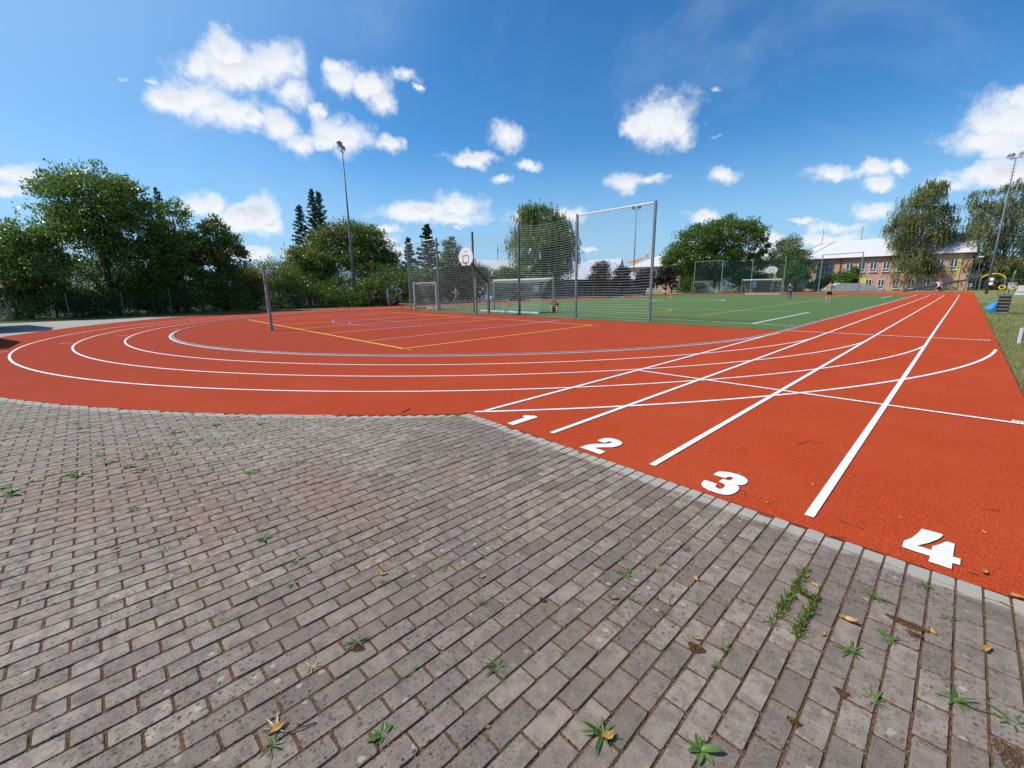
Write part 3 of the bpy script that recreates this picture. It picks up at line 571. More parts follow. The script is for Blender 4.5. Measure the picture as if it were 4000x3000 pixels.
strip_grass([(3190,2335),(3165,2390),(3130,2440),(3112,2485)],330,'grass_strip','green grass strip growing along a joint, right arm of the H shape')
strip_grass([(3120,2310),(3190,2350)],120,'grass_strip','thin yellow grass bridging the two grass strips',.015)
def clump(px,py,rx,ry,lab,n=900,mm=MOSSM,h=.014):
    x0,y0=G(px,py); mb=MB(); a0=rw.uniform(-.5,.5)
    for i in range(n):
        a=rw.uniform(0,6.28); r=math.sqrt(rw.random())*(1+.25*math.sin(3*a+a0)); x=x0+rx*r*math.cos(a); y=y0+ry*r*math.sin(a); z=h*(1-r*.7)*rw.uniform(.3,1); s_=rw.uniform(.002,.005)
        vs=[(x+rw.uniform(-s_,s_),y+rw.uniform(-s_,s_),z+rw.uniform(-s_,s_)) for _ in range(3)]; mb.add(vs,[(0,1,2)])
    o=mb.build('moss_clump',mm); tag(o,lab,'moss clump'); return o
clump(3545,2440,.075,.028,'largest brown moss clump spreading over the joints below the number 4',3400); clump(3570,2480,.03,.022,'rounded end of the brown moss patch at the right',900)
clump(2718,2533,.036,.026,'round tuft of dry brown moss right of the bottom centre',1500); clump(3289,2706,.026,.014,'small red brown moss clump at the lower right joint',600); clump(3101,2822,.022,.016,'ragged brown moss bit near the bottom right',500)
clump(2120,2345,.022,.01,'small reddish moss bit beside the centre of the paving',400); clump(1400,2530,.03,.022,'dark brown root clump under the large left weed',700); clump(3940,2950,.035,.06,'brown debris in the joint at the lower right corner',1200)
# dry leaves
def leaf_mesh(rs,L=1.,curl=1.):
    vs=[];n=5
    for k in range(n+1):
        t=k/n; w=.22*math.sin(math.pi*min(1,.08+t*.9))*rs.uniform(.8,1.2); z=.06+curl*.22*(t-.5)**2+rs.uniform(-.03,.03)
        sx_=.12*math.sin(t*3+rs.random())
        vs+=[((t-.5),sx_-w,z+.16*curl),((t-.5),sx_,z),((t-.5),sx_+w,z+.13*curl)]
    fs=[]
    for k in range(n): fs+=[(k*3,k*3+1,k*3+4,k*3+3),(k*3+1,k*3+2,k*3+5,k*3+4)]
    me=MB().add(vs,fs).mesh('dry_leaf'); me.materials.append(DLEAF); return me
LM=[leaf_mesh(rw,1,rw.uniform(.5,1.4)) for _ in range(8)]
def put_leaf(px,py,size,lab,group=None,rz=None,xy=None):
    x,y=xy or G(px,py); o=bpy.data.objects.new('dry_leaf',rw.choice(LM)); COL.objects.link(o); o.location=(x,y,.002); o.scale=(size,size,size); o.rotation_euler=(rw.uniform(-.1,.1),rw.uniform(-.1,.1),rw.uniform(0,6.28) if rz is None else rz); return tag(o,lab,'leaf',group)
for q in ((3313,2427,.07,'curled yellow leaf lying right of the grass strips'),(3858,2542,.06,'yellow leaf in the wide joint at the right'),(3212,2480,.035,'pale ribbed leaf below the grass strips'),(2395,2340,.05,'pale folded leaf standing up right of the centre shoot'),
 (2715,2266,.045,'pale straight leaf right of the straw tuft'),(2372,2880,.06,'beige curled leaf lying on the big star shaped weed'),(1080,2845,.07,'curled cream leaf on the dry tangled weed'),(1495,2245,.055,'curled brown leaf over the dry yellowish tuft'),(1882,2255,.045,'orange curled leaf beside the small green weed'),
 (2720,2500,.035,'orange leaf on top of the dry moss tuft'),(3145,2375,.045,'orange leaf lying inside the grass H shape'),(3150,2250,.035,'tan leaf on the left grass strip'),(3180,2290,.05,'brown curled leaf right of the grass strip'),(3640,2470,.045,'orange brown leaf at the end of the moss patch'),
 (3970,2340,.07,'orange leaf pile at the kerb near the right edge'),(3930,2365,.04,'dark curled leaf on the kerb bricks at the right'),(3840,2240,.055,'long tan leaf on the red track beside number 4'),(2995,1965,.035,'pale tan leaf on the track left of the lane line 3'),(3175,1895,.04,'pointed yellow leaf beside the thick lane line'),
 (3100,1810,.028,'small yellow leaf on the track above the lane end'),(3318,1865,.03,'small yellow leaf between lane line and number 4 seen above'),(3515,2025,.035,'thin yellow leaf above the number 4'),(1192,1880,.05,'curled brown leaf on the left paving'),(450,2140,.05,'curled brown leaf at the far left of the paving'),(1905,2840,.02,'small pale chip left of the bottom centre'),(2800,1700,.03,'tan leaf on the track in lane 3')):
    put_leaf(*q)
for i in range(70):
    x=rw.uniform(-4,.7) if i<45 else rw.uniform(-12,.5); y=rw.uniform(3.8,12) if i<45 else rw.uniform(4,16)
    if x<-4.3 and y<yb(x)+.1: y=yb(x)+rw.uniform(.3,6)
    put_leaf(0,0,rw.uniform(.02,.04),'small tan leaf fragment lying loose on the red track','leaf fragments on the red track',xy=(x,y))
for i in range(60):
    y=8+30*rw.random()**1.5; put_leaf(0,0,rw.uniform(.03,.06),'fallen yellow leaf along the grass edge of the track','fallen leaves along the grass edge',xy=(.86+rw.expovariate(3),y))
TW=mat('twig_bark',(.13,.07,.045),rough=.9)
def twig(pts,r,lab):
    P=[G(*p) for p in pts]; o=MB().tube([(x,y,.006+.004*math.sin(i*2)) for i,(x,y) in enumerate(P)],[r*(1-.5*i/len(P)) for i in range(len(P))],6).build('twig',TW,smooth=True); tag(o,lab,'twig')
twig([(3262,2018),(3290,2040),(3330,2052),(3375,2068)],.0035,'brown twig lying on the track between lane line and number 4'); twig([(3118,1738),(3140,1730),(3160,1722),(3210,1735)],.003,'forked dark twig on the track in lane 4'); twig([(1570,1612),(1590,1604),(1605,1594)],.006,'dark twig on the track above the paving corner')
twig([(3845,1990),(3898,1997)],.003,'thin dark twig at the right side of the track'); twig([(3785,2236),(3820,2250)],.003,'short twig on the track below number 4'); twig([(2868,1898),(2905,1925),(2915,1945)],.0022,'thin twig leaning across the number 3'); twig([(1120,2865),(1175,2850),(1235,2825)],.003,'long dead stalk beside the dry tangled weed')
twig([(2628,2330),(2612,2345),(2615,2365)],.002,'thin curved stalk beside the yellow green tuft'); twig([(3270,1776),(3330,1795)],.002,'thin twig crossing the thick lane line'); twig([(3230,2095),(3300,2105)],.002,'thin stalk left of the number 4 near the kerb')
# ---------------------------------------------------------------- grass tufts on the lawn edge
def blades(n,fx,name,lab,L=.05,mm=GRS):
    mb=MB()
    for i in range(n):
        x,y=fx(); a=rw.uniform(0,6.28); l=L*rw.uniform(.4,1.3)*(1+y*.006); w=.003*(1+y*.05); dx,dy=math.cos(a),math.sin(a); ln=rw.uniform(.1,.7)
        mb.add([(x-dy*w,y+dx*w,-.06),(x+dy*w,y-dx*w,-.06),(x+dx*l*ln,y+dy*l*ln,l*.8-.03)],[(0,1,2)])
    tag(mb.build(name,mm),lab,'grass',kind='stuff')
LGR=leaf_mat('dry_lawn_blade',(.14,.17,.045),(.42,.38,.15),(.24,.25,.08),.3)
blades(46000,lambda:(.77+rw.random()**1.2*4.5,3.3+rw.random()**2.2*45),'lawn_grass','dry green lawn grass beside the right edge of the track',.06,LGR)
blades(9000,lambda:(-38.25-rw.random()*1.8,-6+rw.random()*17),'verge_grass','yellow green grass verge along the left fence',.22)
# ---------------------------------------------------------------- trees
def leaves_mesh(name,C,dirn,size,mm,asp=.5,rs=rng,flat=0.):
    n=len(C); a=rs.normal(size=(n,3)); a[:,2]+=flat; a/=np.linalg.norm(a,axis=1)[:,None]
    if dirn is None: b=rs.normal(size=(n,3))
    else: b=dirn+rs.normal(size=(n,3))*.25
    b-=(b*a).sum(1)[:,None]*a; b/=np.linalg.norm(b,axis=1)[:,None]+1e-9; c=np.cross(a,b)
    s=size*rs.uniform(.55,1.25,n)[:,None]; v=np.empty((n,4,3)); v[:,0]=C-b*s*.5; v[:,1]=C+c*s*asp*.5; v[:,2]=C+b*s*.5+a*s*.12; v[:,3]=C-c*s*asp*.5
    me=bpy.data.meshes.new(name); me.vertices.add(n*4); me.vertices.foreach_set('co',v.reshape(-1)); me.loops.add(n*4); me.loops.foreach_set('vertex_index',np.arange(n*4,dtype=np.int32))
    me.polygons.add(n); me.polygons.foreach_set('loop_start',np.arange(0,n*4,4,dtype=np.int32)); me.update(calc_edges=True); me.materials.append(mm); return me
def lobe(px,py,rx,ry,dep,dd=0.):
    c=D(px,py,dep+dd); az=abs(math.atan2(px-2000,F)); return (c.x,c.y,c.z,rx*dep/F*math.cos(az),ry*dep/F)
def tree(name,label,lobes,nl,size,mm,style='broad',group='trees round the sports ground',trunk=.18,bark=None,clump=None,dens=90,asp=.55,base=None,cat='tree',z0=-.05,limbs=7):
    L=lobes; bx=base[0] if base else sum(l[0]*l[3]*l[4] for l in L)/sum(l[3]*l[4] for l in L); by=base[1] if base else sum(l[1]*l[3]*l[4] for l in L)/sum(l[3]*l[4] for l in L)
    t=empty(name,(bx,by,z0),label,cat,group); w=np.array([l[3]**2*l[4] for l in L])**.72; w/=w.sum(); nc=max(8,nl//dens); pts=[]; dirs=[]; cl_=[]
    for k in range(nc):
        l=L[rng.choice(len(L),p=w)]; d=rng.normal(size=3); d/=np.linalg.norm(d)
        if d[2]<-.3 and rng.random()<.5: d[2]*=-1
        rr=rng.uniform(.35,1.)**.45*rng.uniform(.86,1.08); c=np.array([l[0]+d[0]*l[3]*rr,l[1]+d[1]*l[3]*rr,max(z0+.1,l[2]+d[2]*l[4]*rr)]); cs=(clump or .16)*min(l[3],l[4]*1.2)*rng.uniform(.6,1.35)+.1
        cl_.append(c); m=int(dens*rng.uniform(.6,1.5))
        if style=='weep':
            ns=max(3,m//9)
            for q in range(ns):
                o=c+rng.normal(size=3)*cs*.8*np.array([1,1,.5]); ln=rng.uniform(.5,1.)*l[4]*.55*(1.2 if rng.random()<.2 else .8); u=rng.random(9)*ln
                p=np.repeat(o[None],9,0); p[:,2]-=u; p[:,:2]+=rng.normal(size=(9,2))*.05+ (d[:2]*.15*u[:,None]/max(ln,.1)); pts.append(p); dirs.append(np.tile([0,0,-1.],(9,1)))
        else:
            p=c+np.clip(rng.normal(size=(m,3)),-1.7,1.7)*cs*np.array([1,1,.62]); out=d[None]*np.ones((m,1)); pts.append(p); dirs.append(out)
    P=np.concatenate(pts); Dn=np.concatenate(dirs); P[:,2]=np.maximum(P[:,2],z0+.05); P-=np.array([bx,by,z0])
    me=leaves_mesh('crown',P,Dn,size,mm,asp,flat=.5 if style!='weep' else 0.); o=bpy.data.objects.new('crown',me); COL.objects.link(o); o.parent=t
    if trunk:
        top=max(l[2]+l[4]*.55 for l in L)-z0; mb=MB(); bend=rng.uniform(-.03,.03,2)*top
        tp=[(bend[0]*u*u+ .04*math.sin(5*u),bend[1]*u*u,u*top) for u in np.linspace(0,1,7)]; mb.tube(tp,[trunk*(1.25-u*1.1) for u in np.linspace(0,1,7)],8)
        order=list(range(len(cl_))); random.shuffle(order)
        for k in order[:limbs*3]:
            c=cl_[k]-np.array([bx,by,z0]); u=min(.85,max(.18,(c[2]*.55)/top)); s0=Vector(tp[min(6,int(u*6))]); e=Vector(c); m_=s0.lerp(e,.5)+Vector((0,0,.12*(e-s0).length)); mb.tube([s0,m_,e],[trunk*.38,trunk*.22,trunk*.07],5)
        mb.build('trunk',bark or BARK,t,smooth=True)
    return t
def conifer(label,px,ptop,pbase,halfw,dep,mm,n=9000,name='conifer_tree',group='conifers beyond the fence',size=.30):
    top=D(px,ptop,dep); bot=D(px,pbase,dep); h=top.z-0; Rw=halfw*dep/F; t=empty(name,(bot.x,bot.y,-.05),label,'conifer',group); pts=[];dr=[]
    nb=int(h*9)
    for k in range(nb):
        z=h*(.06+.92*(k/nb)); rad=Rw*(1-z/h)**.8*rng.uniform(.75,1.2)+.1; a=k*2.4+rng.uniform(-.4,.4); m=int(n/nb*(.35+1.3*(1-z/h))); u=rng.random(m)**.7
        p=np.zeros((m,3)); side=rng.normal(size=m)*.09*rad*(1.1-u)+rng.normal(size=m)*.08; p[:,0]=np.cos(a)*rad*u-np.sin(a)*side; p[:,1]=np.sin(a)*rad*u+np.cos(a)*side; p[:,2]=z+.25*rad*u*(u-.75)-rng.random(m)*.22; pts.append(p); dr.append(np.tile([math.cos(a),math.sin(a),-.25],(m,1)))
    P=np.concatenate(pts); me=leaves_mesh('crown',P,np.concatenate(dr),size,mm,.4,flat=.2); o=bpy.data.objects.new('crown',me); COL.objects.link(o); o.parent=t
    MB().tube([(0,0,0),(0,0,h*.98)],[.16,.02],7).build('trunk',BARK,t); return t
LF1=leaf_mat('broad_leaf',(.055,.135,.024),(.23,.35,.075),(.14,.25,.05),.45,.28,((.38,.16,.04),.006)); LF2=leaf_mat('hedge_leaf',(.040,.095,.018),(.17,.25,.042),(.11,.18,.028),.35,.4); LF3=leaf_mat('walnut_leaf',(.07,.125,.025),(.23,.29,.065),(.165,.23,.048),.42,.4,((.30,.22,.03),.02))
LYEL=leaf_mat('yellowing_leaf',(.12,.14,.02),(.30,.26,.04),(.2,.2,.03),.35); LCON=leaf_mat('spruce_needle',(.016,.042,.016),(.045,.085,.030),(.028,.060,.02),.12,.6); LWIL=leaf_mat('willow_leaf',(.11,.17,.045),(.30,.37,.12),(.21,.28,.08),.45,.45)
LPUR=leaf_mat('purple_leaf',(.022,.010,.014),(.070,.030,.034),(.04,.02,.024),.2,.5); LMAP=leaf_mat('maple_leaf',(.04,.095,.014),(.15,.24,.035),(.10,.175,.026),.38,.4); LBIR=leaf_mat('birch_leaf',(.11,.13,.045),(.31,.32,.13),(.21,.23,.085),.35,.45,((.35,.26,.04),.02))
# big trees beyond the left fence
dp=34.
def LO(lst,dep,dd=0): return [lobe(*q,dep,dd) for q in lst]
tree('broadleaf_tree','tallest dense broadleaf tree with several leaf plumes on top, left of the frame',LO([(380,830,190,170),(250,800,120,140),(490,850,130,170),(330,980,230,150),(520,960,90,140)],31),34000,.21,LF1,trunk=.22,clump=.15)
tree('broadleaf_tree','lower bushy broadleaf tree with pale leaves at the far left edge',LO([(90,980,140,110),(60,1080,150,90),(170,1060,120,100),(-40,1000,110,120)],28),24000,.19,LF1,trunk=.14)
tree('broadleaf_tree','dark broadleaf tree with a pointed spire, right of the tallest left tree',LO([(690,880,75,100),(650,960,95,110),(740,1000,110,100),(680,1060,110,80)],32,2),17000,.19,LF1,trunk=.16)
tree('broadleaf_tree','wide dark tree with layered branches at the right end of the left group',LO([(840,940,80,90),(900,1010,80,90),(810,1030,90,80),(920,1075,60,40),(850,1100,110,60)],33,2),16000,.20,LF2,trunk=.17,clump=.13)
conifer('thin spire of a conifer poking out of the left group',675,735,1100,45,36,LCON,2500)
tree('broadleaf_tree','loose leafy tree between the tallest left tree and the dark spire tree',LO([(600,1030,100,110),(590,1120,120,80)],31,3),12000,.19,LF1,trunk=.13)
# hedge shrubs behind the left fence
hs=[(200,1060,120,80,32,LF2,'dark understorey bush filling the gap under the far left trees'),(420,1080,150,80,33,LF2,'dark understorey bush behind the trunk of the tallest left tree'),(620,1110,110,70,34,LF2,'dark understorey bush between the left tree trunks'),(1330,1105,150,60,41,LF2,'dark understorey bush behind the left floodlight mast'),(1230,1110,90,60,40,LF2,'dark understorey bush below the twin spruces'),(1500,1100,70,70,42,LF2,'dark understorey bush behind the seated people'),(40,1175,120,75,26,LF1,'shrub with pale grey green leaves low at the far left'),(190,1150,130,85,28,LF1,'shrub in front of the bushy left tree'),(330,1180,110,70,29,LF2,'dark shrub under the tallest left tree'),(450,1170,100,75,30,LF2,'shaded shrub behind the second fence post'),(560,1155,60,60,31,LMAP,'bright green bush glowing under the left trees'),(660,1170,90,70,31.5,LF2,'dark shrub under the spire tree'),
(780,1165,90,70,32,LF2,'deep shaded shrub right of the bright bush'),(880,1150,80,80,33,LF2,'dark shrub below the layered tree'),(975,1090,60,50,34,LYEL,'yellowing shrub left of the volleyball post'),(960,1160,70,60,34,LF2,'dark shrub below the yellowing shrub'),(1070,1080,110,65,36,LF3,'round green shrub behind the volleyball post'),(1080,1160,110,55,36,LF2,'shaded hedge shrub behind the volleyball post'),
(1210,1150,110,60,37,LF2,'dark hedge shrub under the young conifers'),(1340,1165,90,50,37.5,LF2,'dark hedge shrub left of the floodlight mast'),(1440,1150,60,60,38.5,LF3,'light green shrub behind the two standing people'),(1540,1120,90,95,39.5,LF2,'dark shrub left of the net'),(1440,1185,90,30,39,LF2,'low dark undergrowth behind the two standing people')]
for px,py,rx,ry,dep,mm,lab in hs:
    dep+=1.8 if px<900 else 3.2 if px<1050 else 5.
    tree('shrub',lab,LO([(px,py,rx,ry),(px+rx*.3,py+ry*.35,rx*.9,ry*.8)],dep,.5),7500,.15,mm,trunk=.05,group='shrubs along the left fence',cat='shrub',clump=.2)
# middle group
tree('walnut_tree','wide olive green tree with feathery twigs behind the left floodlight mast',LO([(1390,935,110,75),(1300,985,110,90),(1450,1000,90,100),(1525,1040,60,70),(1380,1050,150,90),(1480,1060,70,80)],47,2),40000,.24,LF3,trunk=.2,clump=.14)
tree('walnut_tree','lower yellow green tree left of the wide olive tree',LO([(1190,1030,80,70),(1150,1085,90,60),(1250,1060,70,80)],45,1),17000,.23,LF3,trunk=.14)
conifer('shorter dark spruce left of the tall twin spruces',1200,800,1100,75,56,LCON,8000); conifer('tall spruce with the highest tip left of the floodlight mast',1255,742,1120,68,57,LCON,9000); conifer('slim spruce growing tight behind the tall spruce',1280,752,1120,72,59,LCON,9000)
# behind the net
conifer('large dark spruce behind the left net panel',1680,872,1150,95,50,LCON,11000); conifer('smaller spruce at the left edge of the net',1608,922,1150,55,50,LCON,6000)
tree('broadleaf_tree','pointed green tree behind the shirtless runner',LO([(1765,985,38,55),(1760,1060,60,70),(1790,1110,70,60)],52),12000,.22,LMAP,trunk=.16)
for px,py,rx,ry,dep,mm,lab in [(1650,1110,90,60,48,LF3,'light green bushes behind the small goal'),(1840,1070,60,50,53,LMAP,'bush tops behind the basketball backboard'),(1900,1110,80,55,53,LF2,'dark bushes behind the basketball post'),(1985,1085,70,40,55,LF2,'flat topped bush in front of the gym gable'),(1830,1135,90,35,52,LF2,'low dark hedge behind the goal net'),(2010,1130,70,40,55,LF2,'dark hedge beside the willow'),(1710,1130,80,40,50,LF2,'dark hedge right of the small goal')]:
    tree('shrub',lab,LO([(px,py,rx,ry),(px+rx*.3,py+ry*.3,rx*.8,ry*.8)],dep,.5),6500,.2,mm,trunk=.06,group='shrubs behind the nets',cat='shrub',clump=.2)
tree('willow_tree','large weeping willow hanging behind the net',LO([(2070,870,60,70),(2110,850,70,60),(2180,900,60,70),(2060,960,75,90),(2190,980,70,100),(2120,970,100,130),(2100,1060,100,50)],64),48000,.46,LWIL,'weep',trunk=.35,asp=.2,clump=.22)
for px,py,rx,ry,lab in ((2345,1075,46,58,'leftmost purple leaved tree in front of the gym'),(2432,1085,40,42,'second purple leaved tree in front of the gym'),(2520,1090,44,40,'third purple leaved tree beside the dark net post'),(2602,1085,42,44,'rightmost purple leaved tree in front of the pink wall')):
    tree('purple_plum_tree',lab,LO([(px,py-ry*.2,rx*.8,ry*.8),(px,py+ry*.35,rx,ry*.6)],74),6500,.26,LPUR,trunk=.12,group='purple leaved trees in a row',clump=.2)
tree('maple_tree','huge round crowned maple in the middle distance',LO([(2840,925,150,75),(2930,960,80,90),(2740,960,110,90),(2680,1020,100,70),(2800,1010,120,70),(2910,1030,80,50),(2640,1040,60,50)],92),42000,.42,LMAP,trunk=.5,clump=.13,dens=110)
tree('broadleaf_tree','small loose tree behind the right half of the far net',LO([(3080,960,50,40),(3060,1010,70,45),(3110,1030,60,55),(3130,1080,40,50)],88),13000,.3,LWIL,trunk=.18,clump=.2)
tree('broadleaf_tree','dense green tree below the small loose tree beside the info board',LO([(3090,1075,60,50),(3150,1060,30,60)],86),8000,.3,LMAP,trunk=.12)
for px,py,rx,ry,dep,mm,lab in [(2770,1060,90,45,98,LF2,'dark bush crown filling the gap under the maple'),(2870,1085,80,50,99,LF2,'dark bush below the right side of the maple'),(2720,1080,60,50,97,LF2,'dark bush beside the maple trunk'),(2690,1120,60,38,90,LMAP,'green bush at the foot of the maple'),(2800,1085,100,50,95,LMAP,'wide bush under the maple behind the far net'),(2960,1100,60,35,96,LF2,'bush behind the far football goal'),(3285,1090,60,32,86,LF2,'round clipped bush in front of the pink school'),(3335,1078,20,36,86,LMAP,'narrow upright bush beside the clipped bush'),(3480,1090,50,50,90,LF2,'dark bush at the foot of the left birch'),(3200,1120,50,25,88,LF2,'low bush left of the shirtless man'),(3560,1120,60,30,92,LF2,'dark undergrowth below the left birch'),(3920,1090,110,60,95,LF2,'dark hedge behind the playground at the right'),(3800,1110,60,35,97,LF2,'dark bush behind the playground arch')]:
    tree('shrub',lab,LO([(px,py,rx,ry),(px+rx*.3,py+ry*.3,rx*.8,ry*.8)],dep,.5),6000,.28,mm,trunk=.08,group='bushes in front of the school',cat='shrub',clump=.2)
tree('birch_tree','left weeping birch hiding part of the pink school',LO([(3640,760,70,60),(3590,820,90,80),(3690,840,60,60),(3520,900,60,80),(3600,930,120,100),(3690,940,60,80),(3560,1030,90,70),(3620,1050,80,50)],84),56000,.40,LBIR,'weep',trunk=.28,bark=BIRCHB,asp=.3,clump=.2,dens=100)
tree('birch_tree','right weeping birch behind the leaning looking floodlight mast',LO([(3830,790,60,70),(3960,760,70,70),(3900,860,110,110),(3820,940,80,100),(3950,960,90,110),(3880,1050,120,60),(4060,820,90,120),(4060,980,90,120),(3800,1030,60,60),(3960,1050,130,60),(3860,1085,90,40)],80),60000,.40,LBIR,'weep',trunk=.28,bark=BIRCHB,asp=.3,clump=.2,dens=100)
tree('broadleaf_tree','pale tree just beyond the right edge of the frame',LO([(4200,900,120,140),(4180,1020,130,90)],70),9000,.4,LBIR,'weep',trunk=.2,asp=.3)
# ---------------------------------------------------------------- buildings
PINK=mat('salmon_render',(.60,.34,.25),rough=.9,var=.08,vscale=.6); CREAM=mat('cream_render',(.52,.45,.28),rough=.9,var=.1,vscale=.6); BLUEW=mat('pale_blue_cladding',(.38,.52,.70),rough=.6,var=.2,vscale=1.); GLASS=mat('window_glass',(.03,.045,.055),rough=.08,spec=.8); FRAME=mat('white_window_frame',(.70,.70,.72),rough=.5)
RIM=mat('red_brown_trim',(.30,.09,.06),rough=.7); GUT=mat('dark_gutter',(.10,.05,.04),rough=.6); YELW=mat('yellow_render',(.62,.48,.14),rough=.9,var=.1,vscale=1.)
def roof_mat():
    m=mat('white_roof_tiles',(.66,.66,.68),rough=.55); nt=m.node_tree; b=nt.nodes['Principled BSDF']; tc_=N(nt,'ShaderNodeTexCoord').outputs['Object']
    br=N(nt,'ShaderNodeTexBrick',ins={'Scale':1.,'Brick Width':.55,'Row Height':.4,'Mortar Size':.03,'Bias':-.3}); nt.links.new(tc_,br.inputs['Vector']); br.inputs['Color1'].default_value=(.60,.60,.63,1); br.inputs['Color2'].default_value=(.55,.55,.58,1); br.inputs['Mortar'].default_value=(.55,.55,.60,1)
    nt.links.new(br.outputs['Color'],b.inputs['Base Color']); bp=N(nt,'ShaderNodeBump',ins={'Strength':.6,'Distance':.05}); bp.invert=True; nt.links.new(br.outputs['Fac'],bp.inputs['Height']); nt.links.new(bp.outputs[0],b.inputs['Normal']); return m
ROOF=roof_mat(); GROOF=mat('gym_white_sheet_roof',(.86,.86,.87),rough=.5,var=.08,vscale=3.)
def house(name,label,P0,P1,depth,eave,ridge,wall,hip0,hip1,wins=(),group=None,over=.5,trim=True,roofm=None,cat='building'):
    P0=Vector((P0[0],P0[1],0)); P1=Vector((P1[0],P1[1],0)); L=(P1-P0).length; a=math.atan2(P1.y-P0.y,P1.x-P0.x)
    t=empty(name,(P0.x,P0.y,-.05),label,cat,group,a)
    w=MB(); h=eave
    w.add([(0,0,0),(L,0,0),(L,depth,0),(0,depth,0),(0,0,h),(L,0,h),(L,depth,h),(0,depth,h)],[(0,1,5,4),(1,2,6,5),(2,3,7,6),(3,0,4,7)])
    if not hip0: w.add([(0,.02,h),(0,depth-.02,h),(0,depth/2,ridge-.12)],[(0,2,1)])
    if not hip1: w.add([(L,.02,h),(L,depth-.02,h),(L,depth/2,ridge-.12)],[(0,1,2)])
    w.build('wall',wall,t)
    o=over; r=MB(); i0=depth/2*.75 if hip0 else -o*.6; i1=L-depth/2*.75 if hip1 else L+o*.6
    x0=-o if hip0 else -o*.6; x1=L+o if hip1 else L+o*.6; zl=h-.08
    for th in (0,):
        vs=[(x0,-o,zl),(x1,-o,zl),(x1,depth+o,zl),(x0,depth+o,zl),(i0,depth/2,ridge),(i1,depth/2,ridge)]; vs2=[(x,y,z+.16) for x,y,z in vs]
        r.add(vs2,[(0,1,5,4),(2,3,4,5),(1,2,5),(3,0,4)] ); r.add(vs,[(0,4,5,1),(2,5,4,3),(1,5,2),(3,4,0)]); r.add(vs[:4]+vs2[:4],[(0,1,5,4),(1,2,6,5),(2,3,7,6),(3,0,4,7)])
    rf=r.build('roof',roofm or ROOF,t)
    if trim:
        MB().tube([(x0,-o-.06,zl+.04),(x1,-o-.06,zl+.04)],.09,8).build('gutter',GUT,rf)
        for e,ii,x in ((hip0,i0,x0),(hip1,i1,x1)):
            MB().tube([(x,-o,zl+.17),(ii,depth/2,ridge+.17),(x,depth+o,zl+.17)],.07,5).build('ridge_trim',RIM,rf)
    for q in wins:
        x,z,ww,wh=q[:4]; kind=q[4] if len(q)>4 else 'w'
        f=MB(); d=.07
        for bx_ in ((x,z+wh/2-.05,ww,.1),(x,z-wh/2+.05,ww,.1)): f.box((bx_[0],-.03,bx_[1]),(bx_[2],d,bx_[3]))
        for sx_ in (-1,1): f.box((x+sx_*(ww/2-.05),-.03,z),(.1,d,wh-.2))
        if kind=='w': f.box((x,-.03,z+.12),(.14,d,wh-.44)); f.box((x,-.03,z-wh*.22),(ww-.2,d,.12)); f.box((x,-.09,z-wh/2-.06),(ww+.16,.22,.08))
        elif kind=='grid':
            nx,nz_=q[5],q[6]
            for i in range(1,nx): f.box((x-ww/2+ww*i/nx,-.03,z),(.09,d,wh-.2))
            for i in range(1,nz_): f.box((x,-.028,z-wh/2+wh*i/nz_),(ww-.2,d*.9,.09))
        fo=f.build('window',FRAME if kind!='grid' else STEEL,t); MB().box((x,-.012,z),(ww-.16,.02,wh-.16)).build('pane',GLASS,fo)
    return t
pA=tuple(D(3145,1017,95.5).xy); pB=tuple(D(3748,990,80.).xy); pB=(pA[0]+(pB[0]-pA[0])*1.08,pA[1]+(pB[1]-pA[1])*1.08); dirS=Vector((pB[0]-pA[0],pB[1]-pA[1])).normalized()
def on_wall(P0,P1,px):        # distance along a wall where a column of the picture meets it
    d=ray(px,1100); ux,uy=P1[0]-P0[0],P1[1]-P0[1]; L=math.hypot(ux,uy); ux/=L; uy/=L
    det=ux*(-d.y)-uy*(-d.x); rx,ry=-P0[0],-P0[1]; return (rx*(-d.y)-ry*(-d.x))/det
W1=[]
for px,k in ((3310,'w'),(3357,'w'),(3402,'w'),(3452,'w'),(3505,'w'),(3560,'w'),(3610,'w'),(3660,'w'),(3712,'w')): W1.append((on_wall(pA,pB,px),4.75,on_wall(pA,pB,px+14)-on_wall(pA,pB,px-14),1.95,'w'))
for px in (3352,3393,3442,3500,3560,3620): W1.append((on_wall(pA,pB,px),1.35,on_wall(pA,pB,px+13)-on_wall(pA,pB,px-13),1.9,'w'))
W1.append((on_wall(pA,pB,3216),3.0,(on_wall(pA,pB,3250)-on_wall(pA,pB,3184)),5.6,'grid',4,6))
sch=house('school_building','long pink two storey school wing with white roof behind the far net',pA,pB,12,6.75,10.5,PINK,True,False,W1,'school wings')
MB().box((on_wall(pA,pB,3274),-.08,3.4),(.14,.14,6.6)).build('downpipe',GUT,sch); MB().box((on_wall(pA,pB,3733),-.05,3.6),(on_wall(pA,pB,3741)-on_wall(pA,pB,3725),.09,6.2)).build('yellow_panel',YELW,sch)
def rel(o,v): return o
for px_,zt in ((3330,14.),): MB().tube([(on_wall(pA,pB,3330),6,10.4),(on_wall(pA,pB,3330),6,13.6)],.05,5).build('lightning_rod',DSTEEL,sch)
nP=Vector((-dirS.y,dirS.x)); q0=Vector(D(3075,1017,101).xy)+nP*5
s2=house('school_building','rear school wing with white hip roof left of the long pink wing',(q0.x,q0.y),(q0.x+dirS.x*11,q0.y+dirS.y*11),13,6.9,10.9,PINK,True,True,((1.5,5,1.6,1.8),),'school wings')
MB().tube([(5,6,10.8),(5,6,14.4)],.05,5).build('lightning_rod',DSTEEL,s2)
a0=D(2862,1140,104); a1=D(3062,1140,97)
